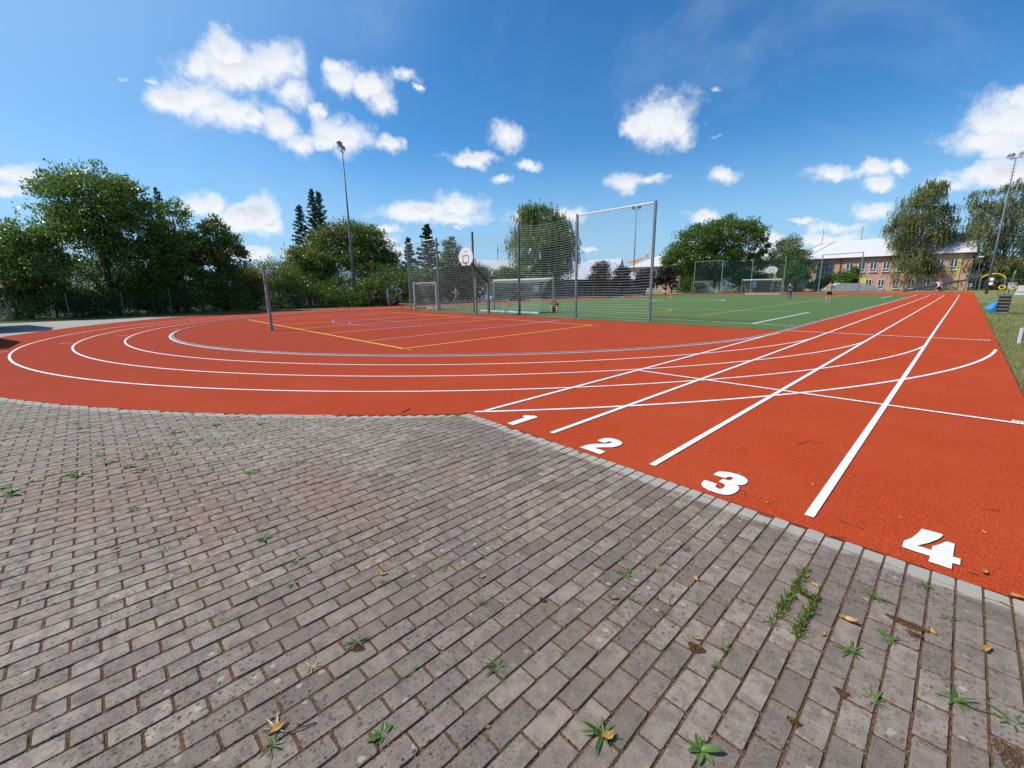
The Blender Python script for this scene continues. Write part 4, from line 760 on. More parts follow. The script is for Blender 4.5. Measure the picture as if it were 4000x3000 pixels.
s3=house('school_building','cream walled school section partly hidden by the maple',(a0.x,a0.y),(a1.x,a1.y),11,6.9,10.3,CREAM,False,True,[(on_wall(a0,a1,px),z,1.5,1.9,'w') for z in (1.5,4.9) for px in (2895,2962,3000,3040)],'school wings')
b0=tuple(D(2455,1048,116.).xy); b1=tuple(D(2660,1038,107.).xy)
s4=house('school_building','left pink school wing with a red patch on its long white roof',b0,b1,13,6.35,9.3,PINK,True,False,[(on_wall(b0,b1,px),z,1.8,1.8,'w') for z in (4.6,1.2) for px in (2480,2520,2562,2636)],'school wings')
pr=D(2345,1015,119)
s5=house('school_building','lowest far roof of the school seen above the gym roof',(-80,99.8),(-67.2,105.9),13,6.2,9.1,PINK,True,False,(),'school wings')
dd_=(D(2590,985,122)); MB().add([(12.8,4.5,8.2),(16.2,4.5,8.2),(14.5,4.5,10.6),(12.8,9,8.2),(16.2,9,8.2),(14.5,9,10.6)],[(0,1,2),(3,5,4),(0,2,5,3),(1,4,5,2)]).build('dormer',ROOF,s4)
for x,w_ in ((2.5,.7),(7.5,.7),(11.,3.)): MB().box((x,5.5,9.5),(w_,.8,.9)).build('chimney',CREAM,s4)
PATCH=mat('old_red_tiles',(.42,.12,.06),rough=.8)
def roofpt(x,v,dep=13,e=6.35,rg=9.3,o=.5): return (x,-o+v*(dep/2+o),e+.1+v*(rg-e-.02)+.03)
MB().poly([roofpt(*q) for q in ((-2.2,.42),(1.0,.42),(1.4,.58),(1.1,.7),(1.9,.78),(2.0,.95),(.6,.9),(-.4,.7),(-1.2,.66))]).build('red_patch',PATCH,s4)
# gym with the white tiled roof and blue glazed front
g0=(-50.2,44.5); g1=(-43.2,77.5)
gym=house('gym_building','low blue glazed gym with a white tiled roof behind the back straight',g0,g1,9.5,2.75,5.9,BLUEW,False,True,[(1.6+2.35*i,1.25,2.1,2.2,'grid',2,2) for i in range(14)],None,roofm=GROOF)
MB().tube([(4,4.75,5.8),(4,4.75,8.6)],.04,5).build('lightning_rod',DSTEEL,gym)
# brown cottages at the left, just outside the frame; their shadows fall on the yard and the track
BROWN=mat('brown_roof',(.10,.045,.03),rough=.8,var=.3,vscale=5.); BWALL=mat('brown_wall',(.20,.12,.08),rough=.9)
def cottage(xc,yc,L,h,rz,lab,rot=R(9)):
    t=empty('cottage',(xc,yc,-.05),lab,'cottage','brown cottages',rot); dpt=6.; m=-L/2
    w=MB(); w.box((m,-dpt/2-.6,h/2-.1),(L-1.4,dpt-.2,h-.2)); w.build('wall',BWALL,t); r=MB()
    sec=[(-L,h),(m,rz),(0,h),(0,h-.16),(m,rz-.18),(-L,h-.16)]
    r.add([(x,0,z) for x,z in sec]+[(x,-dpt-.8,z) for x,z in sec],[tuple(range(6)),tuple(range(11,5,-1))]+[(i,i+6,(i+1)%6+6,(i+1)%6) for i in range(6)]); r.build('roof',BROWN,t)
    MB().add([(-L+.7,-.62,h-.2),(-.7,-.62,h-.2),(m,-.62,rz-.3)],[(0,1,2)]).build('gable',BWALL,t)
cottage(-29.9,-2.50,6.6,1.95,2.9,'low brown cottage whose roof corner shows at the left edge'); cottage(-21.3,-3.0,6.6,1.9,2.9,'low brown cottage left of the camera view casting a shadow on the bend')
# ---------------------------------------------------------------- nets and posts
def tube_post(name,x,y,h,r,m,lab,cat,group=None,z0=0): 
    o=MB().tube([(0,0,z0),(0,0,h)],r,4 if False else 8).build(name,m); o.location=(x,y,0); return tag(o,lab,cat,group)
def net_panel(mb,a,b,z0,z1,cell,r,wav=.03,sag=.0):
    a=Vector((*a,0)); b=Vector((*b,0)); L=(b-a).length; u=(b-a)/L; n=Vector((-u.y,u.x,0)); nx=int(L/cell); nz_=int((z1-z0)/cell); seg=12
    ph=rng.uniform(0,6,4)
    def pt(s,t):
        s_=s; return a+u*(s*L)+Vector((0,0,z0+(z1-z0)*t-sag*math.sin(math.pi*s)*(t)-.05*math.sin(math.pi*s)*(1-t)+wav*.5*math.sin(s*9+ph[0]+t*7)*(1-t)))+n*(wav*math.sin(s*5+ph[1]+t*3)*math.sin(math.pi*s)+wav*.6*math.sin(t*9+ph[2]))
    for i in range(nx+1): mb.tube([pt(i/nx,k/seg) for k in range(seg+1)],r,3,False)
    for k in range(nz_+1): mb.tube([pt(i/seg,k/nz_) for i in range(seg+1)],r*1.35,3,False)
px_=[(-31.0,18.75),(-26.8,18.62),(-22.67,18.55),(-18.5,18.6),(-14.05,18.28),(-9.72,18.02)]
net=empty('ball_net',(-20.5,18.4,0),'tall ball catching net with six steel posts behind the near goal','ball net','ball nets')
hts=(5.1,5.12,5.13,5.15,5.12,5.1)
for i,(x,y) in enumerate(px_):
    o=MB().box((x+20.5,y-18.4,hts[i]/2),(.095,.095,hts[i])).build('post',DSTEEL if i in(2,3,) else STEEL,net)
for i in (0,4):
    a,b=px_[i],px_[i+1]; MB().tube([(a[0]+20.5+.06,a[1]-18.4,hts[i]-.06),(b[0]+20.5-.06,b[1]-18.4,hts[i+1]-.06)],.035,8).build('top_bar',WSTEEL,net)
for i in range(5):
    a,b=px_[i],px_[i+1]; mb=MB(); net_panel(mb,(a[0]+20.5,a[1]-18.4),(b[0]+20.5,b[1]-18.4),.05,hts[i]-.12,.12,.0031,.04,.02 if i in(0,4) else .13); mb.build('net_panel',CORD,net,kind='stuff')
fx_=[(-33.8,77.8),(-29.2,78),(-24.6,78.2),(-20.,78.3),(-15.1,77.2),(-10.3,75.6)]
fn=empty('ball_net',(-22,77.5,0),'distant green ball catching net with six posts behind the far goal','ball net','ball nets')
GST=mat('pale_green_steel',(.17,.22,.22),rough=.5); GNET=mat('green_net_cord',(.04,.16,.13),rough=.8)
for i,(x,y) in enumerate(fx_): MB().box((x+22,y-77.5,2.8),(.11,.11,5.6)).build('post',GST,fn)
for i in (0,4): a,b=fx_[i],fx_[i+1]; MB().tube([(a[0]+22,a[1]-77.5,5.55),(b[0]+22,b[1]-77.5,5.55)],.05,6).build('top_bar',GST,fn)
for i in (0,1,2,3): a,b=fx_[i],fx_[i+1]; mb=MB(); net_panel(mb,(a[0]+22,a[1]-77.5),(b[0]+22,b[1]-77.5),.1,5.5,.2,.006,.05,.05); mb.build('net_panel',GNET,fn,kind='stuff')
def goal(name,lab,x0,x1,ym,yb_,h,cell,r,group,cm=GCORD,frame=WSTEEL,top=.9):
    t=empty(name,((x0+x1)/2,ym,0),lab,'goal',group); cx=(x0+x1)/2; w=(x1-x0)/2; d=yb_-ym
    for s_ in (-1,1): MB().box((s_*w,0,h/2),(.1,.1,h)).build('post',STEEL if frame is WSTEEL else frame,t)
    MB().box((0,0,h+.0),(2*w+.1,.1,.1)).build('crossbar',frame,t)
    MB().box((0,d,.05),(2*w,.1,.09)).build('base_bar',frame,t)
    for s_ in (-1,1): MB().tube([(s_*w,0,.05),(s_*w,d,.05)],.04,6).build('side_bar',STEEL,t); MB().tube([(s_*w,0,h),(s_*w,d*top*.5,h-.05),(s_*w,d*top,h*.62)],.025,6).build('net_arm',STEEL,t)
    mb=MB(); nx=int(2*w/cell); nz_=int((h+abs(d))/cell)
    def pt(s,t_):
        L=[(0.,h),(d*.35,h*.93),(d*.85,h*.45),(d,.06)]; q=t_*3; k=min(2,int(q)); f=q-k; y=L[k][0]*(1-f)+L[k+1][0]*f; z=L[k][1]*(1-f)+L[k+1][1]*f; sg=.12*math.sin(math.pi*s)*math.sin(math.pi*t_); return Vector((-w+2*w*s,y-sg*(1 if d>0 else -1)*.3,z-sg))
    for i in range(nx+1): mb.tube([pt(i/nx,k/9) for k in range(10)],r,3,False)
    for k in range(nz_+1): mb.tube([pt(i/8,k/nz_) for i in range(9)],r,3,False)
    for s_ in (-1,1):
        for k in range(1,8):
            z=h*k/8; yy=d*(1-z/h)**.6*.98; mb.tube([(s_*w,0,z),(s_*w,yy,z)],r,3,False)
    mb.build('goal_net',cm,t,kind='stuff'); return t
goal('football_goal','near football goal with white crossbar in front of the tall net',-23.75,-18.15,21.3,19.95,2.12,.14,.004,'large football goals')
goal('football_goal','distant football goal with white crossbar between the far net posts',-25.3,-19.7,76.3,78.0,2.3,.25,.006,'large football goals')
goal('small_goal','small grey goal behind the leftmost panel of the near net',-31.0,-27.9,19.15,20.2,2.05,.14,.004,'small handball goals',frame=mat('faded_pink_steel',(.42,.36,.37),rough=.6))
goal('small_goal','small grey goal in front of the leftmost far net post',-33.9,-30.4,77.2,78.4,2.2,.25,.006,'small handball goals',frame=STEEL)
# volleyball posts
def vpost(x,y,h,lab):
    t=empty('volleyball_post',(x,y,0),lab,'volleyball post','volleyball posts'); m=mat('brown_grey_steel',(.30,.28,.27),rough=.6,metal=.3,var=.3,vscale=5.)
    MB().box((0,0,h/2),(.10,.10,h)).build('post',m,t)
    for z in (1.0,1.93): MB().box((-.03,0,z),(.14,.13,.05)).build('clamp',DSTEEL,t)
    MB().prism([(.16*math.cos(k*math.pi/6),.16*math.sin(k*math.pi/6)) for k in range(12)],.0,.018).build('base_plate',STEEL,t)
vpost(-19.65,5.32,2.5,'lone grey volleyball post with clamps on the near side of the court'); vpost(-20.5,16.9,2.5,'volleyball post with clamps right in front of the near net')
# basketball hoop beside the volleyball court
bb=empty('basketball_hoop',(-20.73,18.1,0),'near basketball hoop with white rounded fan backboard on a slanted arm','basketball hoop','basketball hoops'); SB=mat('maroon_steel',(.10,.045,.045),rough=.6)
MB().box((0,0,.97),(.13,.13,1.94)).build('post',STEEL,bb)
cB=AY(1820,1005,16.4); bx,by,bz=cB.x+20.73,16.4-18.1,cB.z
MB().tube([(0,0,1.9),(bx+.05,by+.12,bz-.1)],.065,6).build('arm',SB,bb)
fan=[(math.sin(a)*.66*(1. if math.cos(a)>0 else 1.),math.cos(a)*.55) for a in np.linspace(-math.pi*.62,math.pi*.62,22)]+[(.45,-.36),(.34,-.46),(-.34,-.46),(-.45,-.36)]
bd=MB(); n=len(fan); bd.add([(x,-.02,z) for x,z in fan]+[(x,.02,z) for x,z in fan],[tuple(range(n))[::-1],tuple(range(n,2*n))]+[(i,(i+1)%n,(i+1)%n+n,i+n) for i in range(n)])
bo=bd.build('backboard',WSTEEL,bb); bo.location=(bx,by,bz)
sq=MB(); 
for c_,d_ in (((0,-.03,.1),(.5,.012,.03)),((0,-.03,-.3),(.5,.012,.03)),((-.25,-.031,-.1),(.03,.012,.37)),((.25,-.031,-.1),(.03,.012,.37))): sq.box(c_,d_)
s_o=sq.build('target_square',mat('grey_print',(.18,.17,.18),rough=.8),bo)
text('W 32',.13,0,0,0,mat('grey_print'),bo,name='lettering',rx=R(90),loc=(0,-.026,.28),label='faded small lettering at the top of the backboard')
rg=MB(); rp=[(.23*math.cos(a),-.35+.23*math.sin(a),-.32) for a in np.linspace(0,2*math.pi,21)]; rg.tube(rp,.012,6,False); rg.tube([(0,-.02,-.32),(0,-.13,-.32)],.02,6); rg.add([(-.06,-.02,-.32),(.06,-.02,-.32),(0,-.14,-.33),(0,-.02,-.46)],[(0,1,2),(0,2,3),(1,3,2)]); rg.build('rim',RED,bo)
bh2=empty('basketball_hoop',(-22.0,79.0,0),'distant basketball hoop with white fan backboard above the far goal','basketball hoop','basketball hoops'); MB().tube([(0,1.2,0),(0,1.2,2.6),(0,.1,3.3)],.07,6).build('arm',STEEL,bh2)
fan2=[(math.sin(a)*.85,math.cos(a)*.6-.05) for a in np.linspace(-math.pi*.5,math.pi*.5,16)]+[(.62,-.45),(-.62,-.45)]
n=len(fan2); b2=MB().add([(x,-.02,z) for x,z in fan2]+[(x,.02,z) for x,z in fan2],[tuple(range(n))[::-1],tuple(range(n,2*n))]+[(i,(i+1)%n,(i+1)%n+n,i+n) for i in range(n)]).build('backboard',WSTEEL,bh2); b2.location=(0,0,3.75)
s2o=MB()
for c_,d_ in (((0,-.03,.12),(.6,.012,.05)),((-.3,-.031,-.1),(.05,.012,.5)),((.3,-.031,-.1),(.05,.012,.5))): s2o.box(c_,d_)
s2o.build('target_square',mat('grey_print'),b2); MB().tube([(.23*math.cos(a),-.4+.23*math.sin(a),-.4) for a in np.linspace(0,2*math.pi,13)],.02,5,False).build('rim',ORANGE,b2)
# benches
def bench(x,y,rz,L,lab,m1,m2,h=.47):
    t=empty('bench',(x,y,0),lab,'bench','benches round the field',rz); MB().box((0,0,h),(L,.26,.035)).build('seat',m1,t)
    for s_ in (-1,1):
        g=MB()
        for e in (-1,1): g.tube([(s_*L*.36,e*.11,h-.02),(s_*L*.42,e*.12,0)],.016,6)
        g.tube([(s_*L*.42,-.12,.02),(s_*L*.42,.12,.02)],.014,6); g.tube([(s_*L*.42,0,.05),(s_*L*.2,0,h-.03)],.012,6); g.build('leg',m2,t)
bench(-29.9,17.8,0,2.3,'orange framed wooden bench at the foot of the leftmost net post',WOODT,ORANGE)
bench(-41.2,48.5,1.45,2.,'dark bench beyond the back straight with a seated person',BLACK,WSTEEL)
# floodlight masts
def mast(x,y,h,rz,lab,boxes=True,br=.16,bar=.55,m=None):
    m=m or mat('mast_steel',(.16,.17,.19),rough=.55,metal=.3,var=.2,vscale=2.)
    t=empty('floodlight_mast',(x,y,0),lab,'floodlight mast','floodlight masts',rz)
    MB().tube([(0,0,-.05),(0,0,h*.35),(0,0,h)],[br,br*.75,br*.3],10).build('pole',m,t,smooth=True)
    k=h*.36; rm=MB().tube([(-.24,0,0),(.24,0,0)],.022,5).mesh('climbing_rung'); rm.materials.append(DSTEEL)
    while k<h-.6:
        ro=bpy.data.objects.new('climbing_rung',rm); COL.objects.link(ro); ro.parent=t; ro.location=(0,0,k); k+=.42
    MB().tube([(-bar,0,h+.05),(bar,0,h+.05)],.05,6).build('cross_arm',DSTEEL,t)
    for s_ in (-1,1):
        L=bpy.data.objects.new('floodlight',None); COL.objects.link(L); L.parent=t; L.location=(s_*bar*.95,-.12,h+.42); L.rotation_euler=(R(-38),0,s_*.15)
        MB().add([(-.34,-.26,0),(.34,-.26,0),(.34,.26,0),(-.34,.26,0),(-.2,-.14,.3),(.2,-.14,.3),(.2,.14,.3),(-.2,.14,.3)],[(4,5,6,7),(0,4,7,3),(1,2,6,5),(2,3,7,6),(0,1,5,4)]).build('lamp_housing',mat('floodlight_shell',(.30,.31,.27),rough=.5),L)
        MB().box((0,0,-.01),(.66,.5,.02)).build('lamp_glass',mat('floodlight_glass',(.22,.13,.12),rough=.15,spec=.8),L); MB().tube([(-.3,0,.1),(-.3,0,-.28),(.3,0,-.28),(.3,0,.1)],.025,5).build('bracket',STEEL,L)
    if boxes:
        for z in (1.25,1.8): MB().box((-.26,-.05,z),(.34,.3,.36)).build('switch_box',WSTEEL,t)
    return t
mast(-42.89,19.66,14.3,R(-35),'left floodlight mast in front of the trees with two lamps'); mast(1.86,84.7,16.2,R(160),'right floodlight mast beside the track end in front of the birch')
mast(-44.5,75.5,15.2,R(20),'distant floodlight mast seen through the tall right net panel',True,.14)
# smaller lamps
def lamp(x,y,h,lab,hd=.25):
    t=empty('street_lamp',(x,y,0),lab,'lamp post','small lamp posts'); MB().tube([(0,0,-.05),(0,0,h)],[.06,.035],8).build('pole',STEEL,t); MB().box((0,-.1,h+.06),(hd*1.6,hd*1.3,.16)).build('lamp_head',WSTEEL,t)
lamp(.9,106,5.4,'small lamp post with flat white head left of the right mast',.38); q=D(3040,1140,88); lamp(q.x,q.y,5.3,'lamp post with angled white head behind the far net')
t=empty('camera_pole',(*D(2073,1160,62).xy,0),'thin pole with camera and loudspeaker boxes beside the willow','pole'); H_=D(2068,985,62).z
MB().tube([(0,0,0),(0,0,H_)],.05,8).build('pole',STEEL,t); MB().ell((0,0,H_+.15),(.2,.2,.28)).build('camera_dome',WSTEEL,t,True); MB().ell((-.25,0,H_-.25),(.16,.2,.2)).build('camera_dome',WSTEEL,t,True); MB().box((-.1,-.1,D(2068,1050,62).z),(.5,.3,.75)).build('speaker_box',mat('light_grey_box',(.45,.46,.48),rough=.5),t)
# fences
def fence(pts,h,lab,every,group='wire fences',wm=None,cell=.25,pm=STEEL,r=.0035,rail=False):
    P=[Vector((*p,0)) for p in pts]; o=P[0]; t=empty('wire_fence',o,lab,'fence',group); posts=[]; wires=MB()
    for a,b in zip(P,P[1:]):
        L=(b-a).length; n=max(1,round(L/every))
        for i in range(n): posts.append(a.lerp(b,i/n))
        u=(b-a)/L
        k=cell*.5
        while k<h-.05: wires.tube([a-o+Vector((0,0,k)),b-o+Vector((0,0,k))],r,3,False); k+=cell
        for i in range(int(L/cell)): q=a+u*(i*cell)-o; wires.tube([q+Vector((0,0,.03)),q+Vector((0,0,h-.05))],r,3,False)
        if rail: wires.tube([a-o+Vector((0,0,h)),b-o+Vector((0,0,h))],.03,5)
    posts.append(P[-1]); me=MB().tube([(0,0,-.05),(0,0,h+.06)],.028,6).mesh('fence_post'); me.materials.append(pm)
    for p in posts:
        ob=bpy.data.objects.new('fence_post',me); ob.location=p-o; COL.objects.link(ob); ob.parent=t
    wires.build('wire_mesh',wm or pm,t,kind='stuff'); return t
fence([(-39.9,-6),(-40.6,-.85),(-41.4,4.6),(-42.6,9.8),(-43.4,17.),(-43.7,22),(-43.6,40)],1.6,'long grey wire fence in front of the left trees and shrubs',2.65,wm=DSTEEL)
fence([(-43.6,40),(-43.2,52),(-42.7,72),(-41.5,88),(-34,95)],1.5,'grey wire fence between the back straight and the gym',3.,wm=STEEL,r=.006,cell=.5,rail=True)
fence([(-34,97),(-20,98.5),(-10,99),(-3,97.2)],1.8,'grey wire fence between the far bend and the school',3.2,wm=STEEL,r=.006,cell=.4)
fence([(-3,97.2),(1.2,97.4)],1.7,'short wire fence with gate behind the end of the lanes',1.4,wm=DSTEEL,r=.006,cell=.3,rail=True)
fence([(1.8,97.6),(6,97.9),(16,98)],1.7,'grey rail fence behind the right floodlight mast',2.2,wm=STEEL,r=.006,cell=.4,rail=True)
# far things in front of the school
q=D(2775,1145,90); t=empty('skate_ramp',(q.x,q.y,0),'white skate ramp with a curved slope left of the far goal','skate ramp',None,math.atan2(.81*.0+.3,1)); 
rp_=[(0,0),(0,2.0),(2.0,2.0)]+[(2.0+3.2*u,2.0*(1-u)**2) for u in np.linspace(0.1,1,8)]; n=len(rp_)
MB().add([(x-2.5,-1.,z) for x,z in rp_]+[(x-2.5,1.4,z) for x,z in rp_],[tuple(range(n))[::-1],tuple(range(n,2*n))]+[(i,(i+1)%n,(i+1)%n+n,i+n) for i in range(n)]).build('ramp_body',mat('ramp_concrete',(.50,.50,.50),rough=.8),t)
q=D(3310,1140,84); t=empty('skate_mound',(q.x,q.y,0),'low pale concrete mound right of the shirtless man','concrete mound',None,.5)
md=[(-5.2,0),(-3.5,.95),(-1.8,1.55),(1.6,1.5),(3.6,.9),(5.4,0)]; n=len(md); MB().add([(x,-1.5,z) for x,z in md]+[(x*.9,2.5,z) for x,z in md],[tuple(range(n)),tuple(range(2*n-1,n-1,-1))]+[(i,i+n,(i+1)%n+n,(i+1)%n) for i in range(n)]).build('mound_body',mat('mound_concrete',(.56,.56,.53),rough=.9,var=.2,vscale=2.),t)
def board(px,pt,pb,wpx,dep,lab,face,h0=None,cat='info board'):
    c=D(px,(pt+pb)/2,dep); hh_=(pb-pt)*dep/F; w=wpx*dep/F; t=empty('info_board',(c.x,c.y,0),lab,cat,'boards beside the field',math.atan2(c.y,c.x)-math.pi/2)
    MB().box((0,0,c.z),(w,.07,hh_)).build('panel',face,t); MB().box((0,-.045,c.z+hh_*.28),(w*.8,.012,hh_*.18)).build('print',mat('board_print',(.6,.7,.8),rough=.7),t)
    for s_ in (-1,1): MB().tube([(s_*w*.42,.06,-.05),(s_*w*.42,.06,c.z)],.035,6).build('leg',STEEL,t)
PB=mat('pale_blue_panel',(.25,.50,.72),rough=.5); PW=mat('pale_panel',(.55,.60,.60),rough=.5)
board(2947,1100,1124,14,90,'pale blue info board behind the far goal, left of two',PB); board(3123,1094,1121,20,88,'pale blue info board right of the man in jeans',PB); board(3266,1099,1111,13,86,'small white sign beside the clipped bush',PW); board(2094,1117,1140,22,60,'white notice board on two legs beside the willow',PW)
q=D(2832,1143,90); t=empty('table_tennis_figure',(q.x,q.y,0),'white T shaped outdoor fixture left of the far goal','fixture'); MB().box((0,0,.8),(.7,.4,1.6)).build('column',WSTEEL,t); MB().box((0,0,1.75),(2.,.9,.14)).build('top_plate',WSTEEL,t)
q=D(3367,1125,84); t=empty('yellow_column',(q.x,q.y,0),'yellow wrapped column in front of the pink school','column'); MB().box((0,0,1.35),(1.05,.5,2.7)).build('wrap',YELW,t); MB().box((0,0,2.75),(1.15,.6,.1)).build('cap',mat('olive_cap',(.25,.22,.1)),t)
t=empty('playground_arch',(1.5,104,0),'yellow and grey climbing arch behind the right mast','climbing frame'); MB().tube([(-.2+1.4-1.4*math.cos(a),0,.05+1.6+1.05*math.sin(a)) for a in np.linspace(.2,2.9,12)],.09,7).build('arch_bar',mat('yellow_enamel',(.75,.42,.04),rough=.4),t)
for x in (-.1,2.5): MB().tube([(x,0,0),(x,0,1.8)],.07,6).build('leg',STEEL,t)
MB().tube([(-1.9,.2,0),(-1.6,.2,1.3),(-.9,.2,2.2),(-.1,.2,2.5)],.06,6).build('side_arch',STEEL,t)
t=empty('playground_ladder',(-2.2,99.5,0),'long dark slanted balance beam behind the man in white','balance beam'); MB().tube([(-5.2,0,.1),(0,0,1.3),(3.4,0,2.1)],.14,6).build('beam',mat('dark_blue_steel',(.03,.04,.07),rough=.5),t); MB().tube([(-1.,0,1.0),(-.5,.3,0)],.09,6).build('leg',DSTEEL,t); MB().tube([(-1.,0,1.0),(-1.5,-.3,0)],.09,6).build('leg',DSTEEL,t)
for i,(px,dep,lab) in enumerate(((3600,88,'white bench left of the man in white'),(3727,90,'white and brown bench behind the lane ends'),(3765,93,'second white bench near the small lamp post'))):
    q=D(px,1140,dep); t=empty('bench',(q.x,q.y,0),lab,'bench','benches round the field',.2); MB().box((0,0,.5),(2.2,.5,.12)).build('seat',WSTEEL if i else WOODT,t); MB().box((0,.25,.95),(2.2,.08,.4)).build('backrest',WSTEEL,t)
    for s_ in (-1,1): MB().box((s_*.8,0,.22),(.12,.4,.44)).build('leg',CONC,t)
t=empty('trash_bin',(5.2,110,0),'grey round litter bin behind the lawn on the right','litter bin'); MB().tube([(0,0,0),(0,0,1.15)],[.48,.55],14).build('body',mat('grey_bin',(.33,.36,.42),rough=.5),t); MB().tube([(0,0,1.15),(0,0,1.25)],[.58,.5],14).build('lid',mat('grey_bin'),t)
t=empty('spring_rider',(3.25,76.2,0),'yellow ring shaped stools on thin black legs on the lawn','garden stool')
for s_ in (-1,1):
    MB().tube([(s_*.42+.26*math.cos(a),.26*math.sin(a)*.5,.85+.2*math.sin(a)) for a in np.linspace(0,2*math.pi,14)],.055,6,False).build('ring',mat('yellow_enamel'),t)
    for e in (-1,1): MB().tube([(s_*.42+e*.2,0,.72),(s_*.42+e*.26,0,-.05)],.02,5).build('leg',BLACK,t)
t=empty('banner',(4.75,75.0,0),'white banner with orange corner standing on the lawn at the right edge','banner',None,-.15)
bm_=MB().add([(-.95,0,.0),(1.4,.05,.0),(1.4,-.2,1.02),(-.75,-.25,1.05),(-.95,.08,.0),(1.4,.12,.0),(1.4,-.14,1.02),(-.75,-.18,1.05)],[(0,1,2,3),(7,6,5,4),(0,3,7,4),(3,2,6,7),(1,5,6,2)]).build('sheet',WSTEEL,t)
MB().add([(.15,-.2,.62),(1.38,-.15,.6),(1.38,-.255,1.0),(.25,-.275,1.02)],[(0,1,2,3)]).build('orange_print',mat('orange_print',(.75,.25,.12),rough=.7),t)
MB().add([(-.8,-.09,.30),(1.3,-.06,.28),(1.3,-.1,.40),(-.8,-.13,.42)],[(0,1,2,3)]).build('blue_stripe',mat('blue_print',(.45,.55,.72),rough=.7),t)
t=empty('climbing_pole',(4.05,92,0),'green tipped grey pole behind the banner','pole'); MB().tube([(0,0,0),(.25,0,2.5)],.06,7).build('pole',STEEL,t); MB().tube([(.25,0,2.5),(.3,0,2.9)],.075,7).build('tip',mat('green_enamel',(.1,.5,.2),rough=.5),t)
# black slatted box with the blue cloth
t=empty('agility_box',(1.42,33.4,0),'black slatted wooden box with an open side and orange inside on the lawn','slatted box',None,-.06); t.scale=(.66,1,1); SL=mat('grey_slat',(.33,.31,.29),rough=.8)
MB().box((0,0,.44),(.62,.05,.86),M4=Matrix.Translation((0.,-.26,.44))).build('back_panel',mat('black_board',(.03,.025,.025),rough=.6),t)
for k in range(6): MB().box((0,0,0),(.64,.03,.025),M4=Matrix.Translation((.0,-.30,.03+.165*k))).build('slat',SL,t)
MB().box((0,0,0),(.05,.55,.86),M4=Matrix.Translation((.31,.02,.44))).build('side_panel',mat('black_board'),t); MB().box((-.02,.03,.89),(.7,.62,.04)).build('lid',mat('charcoal_board',(.06,.065,.075),rough=.5),t)
MB().add([(-.33,-.23,.88),(-.33,.3,.88),(-.62,.3,.2),(-.62,.05,.2)],[(0,1,2,3),(3,2,1,0)]).build('orange_flap',mat('brown_red_board',(.22,.05,.03),rough=.7),t)
cl_=MB().add([(-.31,-.33,.56),(-.31,-.3,.02),(-.80,-.42,.02),(-.52,-.36,.20),(-.98,-.05,.2),(-.6,-.2,.45),(-.42,-.28,.57)],[(0,1,2,3),(0,3,4,5),(0,5,6)]).build('blue_cloth',mat('bright_blue_cloth',(.02,.26,.58),rough=.7)); cl_.data.materials[0]; cl_.location=(1.40,33.4,0); cl_.scale=(.68,1,1)
md_=cl_.modifiers.new('solid','SOLIDIFY'); md_.thickness=.015; tag(cl_,'bright blue cloth hanging out of the black slatted box','cloth')
t=empty('white_frame',(1.16,17.38,0),'small white framed hurdle at the right edge of the lawn','small hurdle',None,0.25); MB().box((0,0,.19),(.05,.05,.4)).build('leg',WSTEEL,t); MB().box((.5,0,.38),(.95,.04,.035)).build('top_bar',WSTEEL,t); MB().box((1.0,0,.19),(.05,.05,.4)).build('leg',WSTEEL,t); MB().box((.5,.02,.2),(.93,.01,.3)).build('panel',mat('pale_mesh',(.5,.5,.42),rough=.8),t)
# balls and small things
tag(MB().ell((0,0,.1),(.11,.11,.11),14,10).build('ball',mat('white_ball',(.7,.7,.66)),smooth=True),'white ball on the grass left of the runner','ball').location=(-29.3,24.1,0)
t=MB().box((0,0,.06),(1.7,.5,.12)).build('mat',WSTEEL); t.location=(-35.2,56,.0); tag(t,'flat white mat lying on the back straight','mat')
t=empty('hurdle',(-28.9,19.9,0),'small grey folding stand on the turf beside the small goal','folding stand'); MB().tube([(0,0,0),(.25,0,.55),(.5,0,0)],.02,6).build('frame',STEEL,t); MB().tube([(.05,.1,.05),(.3,.1,.4)],.03,6).build('strut',WSTEEL,t)
